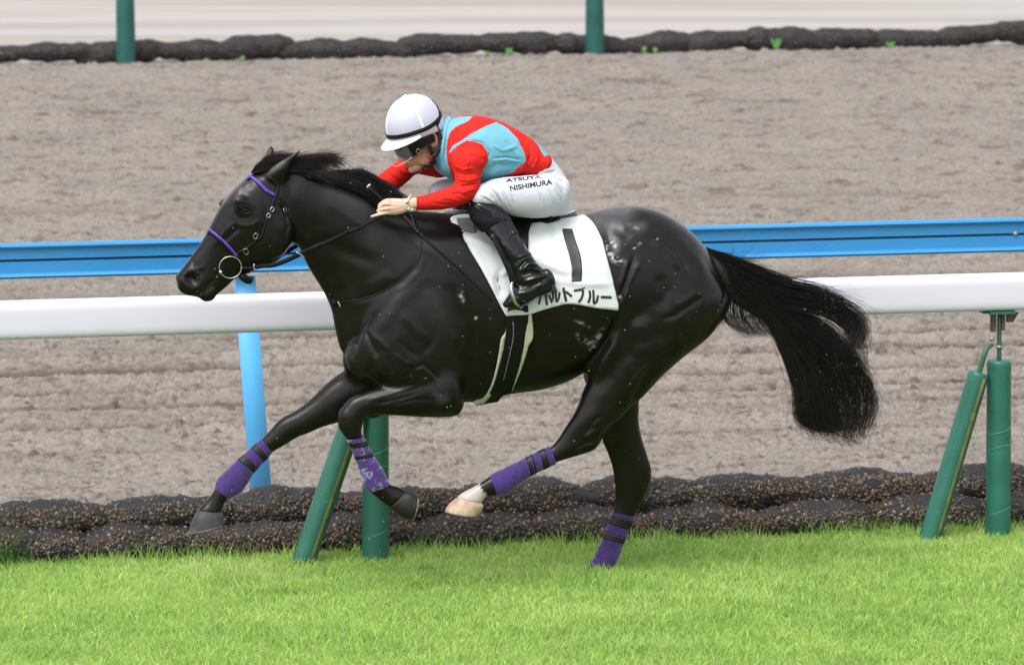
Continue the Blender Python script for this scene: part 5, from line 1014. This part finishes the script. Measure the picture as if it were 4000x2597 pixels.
# near hand (knuckles up, three fingers closed on rein and whip, little finger pointing ahead)
D = lambda x, y, l: P(*c('D', x, y), l)
lh = .212
def hand(T):
    def tb(pts, r): bm_.add(*[(T(a), b) for a, b in [tube([D(*p) for p in pts], [x*.001 for x in r], n=10, sub=4)]][0])
    for s_ in (1,):
        rows = [(1900, 560, 1900, 850, .024, lh), (1740, 555, 1755, 880, .025, lh), (1560, 560, 1590, 920, .024, lh), (1380, 590, 1420, 1000, .025, lh), (1200, 585, 1230, 1065, .026, lh), (1020, 582, 1060, 1085, .025, lh), (880, 600, 900, 1075, .021, lh), (800, 680, 820, 1050, .014, lh)]
        v, f = loft([c('D', r[0], r[1])+c('D', r[2], r[3])+tuple(r[4:]) for r in rows], ex=2.4); bm_.add(T(v), f)
    tb([(960, 640, lh+.012), (830, 660, lh+.010), (700, 735, lh), (640, 800, lh-.012), (680, 860, lh-.030), (800, 850, lh-.036)], [9.5, 9.5, 8.8, 8.2, 7.6, 7])
    tb([(960, 740, lh+.016), (800, 750, lh+.014), (680, 820, lh+.004), (625, 880, lh-.010), (680, 930, lh-.028), (800, 930, lh-.034)], [9.5, 9.5, 8.8, 8.2, 7.6, 7])
    tb([(960, 880, lh+.016), (800, 895, lh+.014), (660, 930, lh+.004), (585, 975, lh-.010), (640, 1010, lh-.026), (760, 1010, lh-.032)], [9.5, 9, 8.4, 8, 7.2, 6.6])
    tb([(960, 1000, lh+.010), (820, 1020, lh+.010), (640, 1060, lh+.008), (500, 1100, lh+.006), (375, 1135, lh+.004)], [8.8, 8.4, 7.6, 6.8, 6.0])
    tb([(1300, 700, lh-.02), (1080, 680, lh-.036), (900, 700, lh-.048), (760, 740, lh-.050), (690, 800, lh-.046)], [12, 11, 9.5, 8.8, 7.5])
hand(lambda v: v)
vfar = P(*c('R', 215, 805), -.19)-mirror(P(*c('D', 1800, 715), lh)[None])[0]
hand(lambda v: mirror(v)+vfar)
RV_, RF_ = voxel(*bm_.arr(), .0030)
RV_ = smooth(RV_, RF_, 4, .5); RN = vnormals(RV_, RF_)
lc = (RV_-HC)/SCL; lf, ls_, lu = lc@hf, lc@hs_, lc@hu
for (f0, s0, u0), r, dp in (((.102, 0, -.0715), (.016, .024, .0022), -.003), ((.093, .022, .004), (.02, .016, .012), -.006), ((.093, -.022, .004), (.02, .016, .012), -.006)):
    RV_ = RV_+RN*(dp*np.exp(-(((lf-f0)/r[0])**2+((ls_-s0)/r[1])**2+((lu-u0)/r[2])**2)))[:, None]
skc = np.tile(np.array([.50, .27, .175]), (len(RV_), 1)); hq = np.linalg.norm(RV_-P(*c('D', 1100, 820), lh), axis=1) < .16
skc[hq] = (.66, .43, .33)
kk = (proj(RV_)-np.array(CR['D'][:2]))*CR['D'][2]
for pts in ([(640, 800), (700, 820), (800, 800)], [(590, 900), (650, 890), (830, 850)], [(560, 1010), (700, 985), (830, 960)], [(780, 680), (760, 780), (740, 850)]):
    d, t = seg_dist(kk, np.array(pts, float)); m__ = hq*np.exp(-(d/22)**2); RV_ = RV_-RN*(m__*.0018)[:, None]; skc = skc*(1-.12*m__[:, None])
for pts in ([(850, 640), (1000, 660), (1300, 690)], [(860, 760), (1100, 790), (1350, 780)], [(870, 890), (1100, 880), (1320, 820)]):
    d, t = seg_dist(kk, np.array(pts, float)); RV_ = RV_+RN*(hq*np.exp(-(d/22)**2)*.0012)[:, None]
lip = np.exp(-(((lf-.100)/.02)**2+(ls_/.021)**2+((lu+.072)/.009)**2)); skc = skc*(1-.75*lip[:, None])+np.array([.30, .07, .06])*.75*lip[:, None]
ear_m = (np.abs(ls_) > .068) & (lu > -.06) & (lu < .03) & (np.abs(lf+.012) < .04); skc[ear_m] = skc[ear_m]*np.array([1.05, .8, .72])
hairm = (lu > .03) | ((lf < -.035) & (lu > -.075)); skc[hairm & (np.abs(lf) < .13) & (lu < .14)] = (.012, .010, .009)
M_skin = mat("skin", rough=.5, attr='Col', noise=(30, .06, 4)); N_(M_skin)[1].inputs['Subsurface Weight'].default_value = .12; N_(M_skin)[1].inputs['Subsurface Radius'].default_value = (.01, .004, .002)
rbody = mesh_obj('body', RV_, RF_, M_skin, rider, True, {'Col': skc})
RB = bvh(RV_, RF_)
# --- helmet
PA = math.radians(19); e1 = np.array([-math.cos(HA)*math.cos(PA), -math.sin(HA)*math.cos(PA), -math.sin(PA)]); e2 = hs_; e3 = np.cross(e1, e2); e3 = e3 if e3[2] > 0 else -e3
KC = gpt(688, 665, .015); ka, kb, kc_ = .131, .112, .140
def hel(ph, th, k=1.0, dz=0.0):        # th: angle from top 0..90+
    r = np.sin(th)**.94 if np.isscalar(th) else np.sin(th)**.94
    return KC+k*(ka*np.cos(ph)*r)[..., None]*e1+k*(kb*np.sin(ph)*r)[..., None]*e2+(k*kc_*np.cos(th)+dz)[..., None]*e3 if not np.isscalar(ph) else KC+k*ka*math.cos(ph)*r*e1+k*kb*math.sin(ph)*r*e2+(k*kc_*math.cos(th)+dz)*e3
PHI = np.linspace(0, 2*math.pi, 160, endpoint=False); RG = []
for th in np.linspace(.02, math.pi/2, 60):
    t_h = np.full_like(PHI, th); wob = 1+.0055*np.sin(th*46+np.sin(PHI*5)*1.5)*np.exp(-((np.mod(PHI-math.pi*.46+math.pi, 2*math.pi)-math.pi)/.22)**2)*np.sin(th)
    wob = wob+.004*np.sin(th*40+2)*np.exp(-((np.mod(PHI+math.pi*.04+math.pi, 2*math.pi)-math.pi)/.2)**2)
    RG.append(KC+(ka*np.cos(PHI)*np.sin(th)**.94*wob)[:, None]*e1+(kb*np.sin(PHI)*np.sin(th)**.94*wob)[:, None]*e2+(kc_*np.cos(t_h))[:, None]*e3)
for dz, k in ((-.012, 1.0), (-.026, .985), (-.030, .96), (-.026, .90), (0, .86)):
    RG.append(KC+k*(ka*np.cos(PHI))[:, None]*e1+k*(kb*np.sin(PHI))[:, None]*e2+dz*e3-.014*np.clip(-np.cos(PHI), 0, 1)[:, None]*e3)
M_cap = mat("white_helmet_silk", (.46, .47, .57), .42, sheen=.2, coat=.15); M_capw = mat("white_piping", (.72, .72, .76), .45)
m = MB(); m.add(*rings_mesh(np.array(RG))); helmet = m.build('helmet', M_cap, rider)
for ph in (math.pi*.46, -math.pi*.04, math.pi*.94, -math.pi*.54):
    m = MB(); m.add(*tube([hel(ph, t, 1.004) for t in np.linspace(.06, math.pi/2, 16)], .0068, n=8, sub=2, flat=(1, .28), up=e3*.2+hel(ph, 1.2)-KC)); m.build('piping', M_capw, helmet)
m = MB(); m.add(*ellipsoid(KC+e3*(kc_+.001), np.array([e1*.012, e2*.012, e3*.007]))); m.build('button', M_capw, helmet)
pk = []
for i, k in enumerate(np.linspace(0, 1, 7)):
    row = []
    for a in np.linspace(-1.25, 1.25, 41):
        ex_ = .047*math.cos(a*1.24)**.8*k if abs(a*1.24) < math.pi/2 else 0
        row.append(KC+(ka*math.cos(a)+ex_*1.0)*e1+(kb*math.sin(a)*(1+.10*k))*e2+(-.014-.024*k*max(0., math.cos(a*1.24))**.6-.003*k)*e3)
    pk.append(row)
pk = np.array(pk); m = MB(); top = pk; bot = pk-.004*e3; V = np.vstack([top.reshape(-1, 3), bot.reshape(-1, 3)]); n1 = 41; off_ = 7*41; F = []
for i in range(6):
    for j in range(40): a = i*n1+j; F += [(a, a+1, a+n1+1, a+n1), (a+off_, a+n1+off_, a+n1+1+off_, a+1+off_)]
for j in range(40): a = 6*n1+j; F.append((a, a+1, a+1+off_, a+off_))
m.add(V, F); m.build('peak', M_capw, helmet)
M_elastic = mat("black_elastic", (.006, .006, .007), .6, spec=.2, bump=(250, .3, .001))
def bandz(ph): return -.001+.020*np.clip(-np.cos(ph), 0, 1)**1.5
ring_ = [KC+1.012*(ka*math.cos(a)*e1+kb*math.sin(a)*e2)*(1-.03*max(0, -math.cos(a)))+(bandz(a)+.004)*e3 for a in np.linspace(0, 2*math.pi, 49)]
m = MB(); m.add(*tube(ring_, .0105, n=8, sub=2, flat=(.22, 1) if False else (1, .25), up=e3)); V, F = m.arr()
m = MB(); RR = []
rp = np.array(ring_[:-1]); 
for p_ in rp:
    o_ = p_-KC; o_ = o_-(o_@e3)*e3; o_ /= np.linalg.norm(o_); RR.append([p_-e3*.0095, p_-e3*.0085+o_*.003, p_+e3*.0085+o_*.002, p_+e3*.0095-o_*.001])
RR = np.array(RR); F = [(i*4+j, ((i+1) % 48)*4+j, ((i+1) % 48)*4+j+1, i*4+j+1) for i in range(48) for j in range(3)]; m.add(RR.reshape(-1, 3), F); m.build('elastic_band', M_elastic, helmet)
m = MB(); bk = [hel(a, t, 1.012) for a, t in ((1.95, 1.62), (2.3, 1.45), (2.62, 1.22), (2.9, 1.0), (3.3, .88), (3.9, .95))]; m.add(*tube(bk, .0085, n=8, flat=(1, .22), up=hel(2.8, 1.1)-KC)); m.build('elastic_band', M_elastic, helmet)
# harness under the ear
M_web = mat("black_webbing", (.009, .009, .010), .5); M_padb = mat("harness_pad", (.02, .02, .022), .4, coat=.3)
har = MB(); har.add(*tube([hl(.025, .080, .055), hl(.012, .086, .02), hl(.014, .083, -.03), hl(.012, .074, -.07), hl(.018, .055, -.100), hl(.030, .02, -.120), hl(.030, -.02, -.120)], [.012, .012, .010, .010, .012, .016, .014], n=8, flat=(1, .3), up=hs_))
har.add(*tube([hl(-.045, .080, .05), hl(-.048, .082, .0), hl(-.036, .083, -.045), hl(-.005, .078, -.070), hl(.018, .076, -.075)], [.010, .011, .011, .010, .009], n=8, flat=(1, .45), up=hs_))
har.add(*tube([hl(.02, .082, .045), hl(-.01, .083, .030), hl(-.04, .082, .042)], .011, n=8, flat=(1, .3), up=hs_))
har.add(*he(.020, .032, -.106, .026, .024, .018)); chin = har.build('chin_strap', M_web, helmet)
m = MB(); m.add(*tube([hl(-.052, .083, .03), hl(-.052, .085, -.01), hl(-.042, .086, -.045), hl(-.02, .084, -.062)], .0055, n=8)); m.build('harness_pad', M_padb, chin)
m = MB(); cq = [hl(.030, .0875, .052), hl(.014, .089, .052), hl(.012, .090, .032), hl(.028, .089, .032), hl(.030, .0875, .052)]; m.add(*tube(cq, .0022, n=6, sub=2)); m.build('buckle', M_metal, chin)
m = MB(); cq = [hl(.060, .076, -.012), hl(.070, .072, -.022), hl(.064, .074, -.034), hl(.052, .078, -.026), hl(.060, .076, -.012)]; m.add(*tube(cq, .0022, n=6, sub=2)); m.build('buckle', M_brass, chin)
m = MB(); m.add(*tube([hl(.03, .075, -.062), hl(.022, .078, -.075), hl(.03, .072, -.088)], .005, n=8)); m.build('red_buckle', mat("red_plastic", (.35, .01, .015), .4), chin)
# goggles and clear visor
def arc_shell(a0, a1, u0, u1, rf, rs, th, name, m_, parent, nu=8, na=30, lower=None, upper=None, f0=0):
    V = []; 
    for lay in (0, 1):
        for j in range(nu):
            for i in range(na):
                a = a0+(a1-a0)*i/(na-1); lo = u0+(lower(a) if lower else 0); hi = u1+(upper(a) if upper else 0); u = lo+(hi-lo)*j/(nu-1); k = 1+lay*th-.06*((u-(u0+u1)/2)/.05)**2
                V.append(hl(f0+rf*math.cos(a)*k, rs*math.sin(a)*k, u))
    o_ = nu*na; F = []
    for j in range(nu-1):
        for i in range(na-1): a = j*na+i; F += [(a, a+1, a+na+1, a+na), (a+o_, a+na+o_, a+na+1+o_, a+1+o_)]
    ed = [(j*na+i, j*na+i+1) for j in (0, nu-1) for i in range(na-1)]+[(j*na+i, (j+1)*na+i) for i in (0, na-1) for j in range(nu-1)]
    F += [(a, b, b+o_, a+o_) for a, b in ed]; m = MB(); m.add(V, F); return m.build(name, m_, parent)
M_lens = mat("smoked_lens", (.004, .006, .005), .2, spec=.3)
gg = arc_shell(-1.10, 1.10, -.044, .034, .112, .086, .04, 'goggles', M_lens, rider, lower=lambda a: .022*math.exp(-(a/.22)**2)+.006*abs(a))
arc_shell(.98, 1.75, -.022, .040, .105, .088, .04, 'goggle_strap', M_elastic, gg)
arc_shell(-1.75, -1.0, -.022, .040, .105, .088, .04, 'goggle_strap', M_elastic, gg)
M_vis = bpy.data.materials.new("clear_visor"); M_vis.use_nodes = True; tv = M_vis.node_tree; bv = tv.nodes["Principled BSDF"]; bv.inputs['Base Color'].default_value = (.8, .8, .82, 1); bv.inputs['Roughness'].default_value = .08; bv.inputs['Alpha'].default_value = .05; bv.inputs['Specular IOR Level'].default_value = .2
arc_shell(-.85, .85, -.050, .050, .150, .100, .012, 'clear_visor', M_vis, helmet, lower=lambda a: .02*(a/.85)**2, f0=-.004)
m = MB(); m.add(*tube([hl(-.004+.1525*math.cos(a), .1015*math.sin(a), -.050+.02*(a/.85)**2) for a in np.linspace(-.85, .85, 17)], .0011, n=5, sub=1)); m.build('visor_rim', M_capw, helmet)
# collar and body protector at the throat
M_tur = mat("turquoise_silk", tuple(TUR), .55, sheen=.25)
m = MB(); ck = [P(*c('R', x, y), l) for x, y, l in ((742, 275, 0), (716, 330, .06), (700, 420, .085), (696, 500, .08), (705, 580, .05), (700, 600, 0), (655, 560, -.05), (640, 480, -.07), (660, 380, -.07), (700, 310, -.04), (742, 275, 0))]
m.add(*tube(ck, .017, n=10, flat=(1.1, .5), up=P(*c('R', 800, 400), 0)-P(*c('R', 700, 400), 0))); m.build('collar', M_tur, rider)
M_neck = mat("grey_undershirt", (.16, .15, .16), .7); m = MB(); m.add(*loft(st('R', [(690, 400, 650, 560, .058, .005), (720, 420, 670, 590, .066, .005), (760, 430, 700, 620, .08, 0)]))); m.build('undershirt', M_neck, rider)
# bracelet
bc = MB(); beads = [(1590, 505, .0), (1540, 560, .016), (1500, 620, .022), (1480, 670, .026), (1472, 735, .028), (1475, 790, .028), (1490, 840, .026), (1515, 890, .024), (1550, 930, .018)]
bcl = [(.55, .42, .15), (.6, .5, .25), (.75, .72, .7), (.7, .66, .66), (.12, .02, .03), (.6, .45, .12), (.35, .55, .5), (.5, .62, .66), (.5, .5, .35)]
for (x, y, dl), cc in zip(beads, bcl):
    v, f = ellipsoid(D(x, y, lh+dl), np.eye(3)*(.0062 if y < 880 else .008)); bc.add(v, f, cc)
v, f = ellipsoid(D(1620, 930, lh+.018), np.eye(3)*.009); bc.add(v, f, (.35, .35, .22))
v, f = tube([D(x, y, lh+dl) for x, y, dl in beads]+[D(1640, 900, lh-.02), D(1660, 700, lh-.03), D(1640, 540, lh-.02), D(1590, 505, lh)], .0022, n=6); bc.add(v, f, (.3, .25, .15))
bc.build('bracelet', mat("bracelet_beads", rough=.2, attr='Col', coat=.5), rider)
# --- whip held in the near hand
wp = MB(); wpts = [('R', 222, 700, .16), ('R', 300, 770, .172), ('R', 400, 850, .195), ('R', 470, 905, .225), ('R', 540, 985, .262), ('R', 640, 1080, .30), ('R', 780, 1200, .325), ('R', 900, 1315, .335), ('R', 1022, 1430, .338)]
ww = []
for k, x, y, l in wpts:
    pk_, _ = skin([c(k, x, y)], .012); ll = max(l, pk_[0]@LV) if x > 420 else l; ww.append(P(*c(k, x, y), ll))
wrad = [.0095, .009, .0085, .0085, .008, .0065, .006, .005, .0032]
wp.add(*tube(ww, wrad, n=10)); whip = wp.build('riding_whip', M_black); tag(whip, 'thin black riding whip held in the jockey\'s hand along the horse\'s shoulder', 'whip')
m = MB(); d_ = ww[0]-ww[1]; d_ /= np.linalg.norm(d_); m.add(*tube([D(245, 260, .165), D(300, 205, .165), D(360, 165, .165)], [.002, .004, .0045], n=8)); m.build('whip_cap', mat("silver_cap", (.5, .5, .55), .35, metal=.3), whip)
m = MB(); m.add(*ellipsoid(ww[4]+LV*.004, np.eye(3)*.0115)); m.add(*tube([ww[4], ww[4]+(ww[5]-ww[4])*.35], .0095, n=8)); m.build('whip_keeper', M_black, whip)
# --- rain: a few fine drops in the air
rn = MB(); r2 = np.random.default_rng(21); tmpl = ellipsoid(np.zeros(3), np.array([[.0024, 0, -.0012], [0, .0008, 0], [.0004, 0, .0008]]), 6, 5)
dv, dfv, off_ = [], [], 0
for i in range(650):
    l = r2.uniform(.3, 2.2); x, y = r2.uniform(-100, 4100), r2.uniform(-50, 2500); p_ = P(x, y, l); k = r2.uniform(.45, 1.15); rn.V.append(tmpl[0]*k+p_); rn.F += [tuple(a+rn.n for a in f) for f in tmpl[1]]; rn.n += len(tmpl[0])
rain = rn.build('raindrops', mat("rain", (.8, .8, .82), .15, trans=.35, ior=1.33)); tag(rain, 'fine pale raindrops falling in front of the horse', 'rain', None, 'stuff')
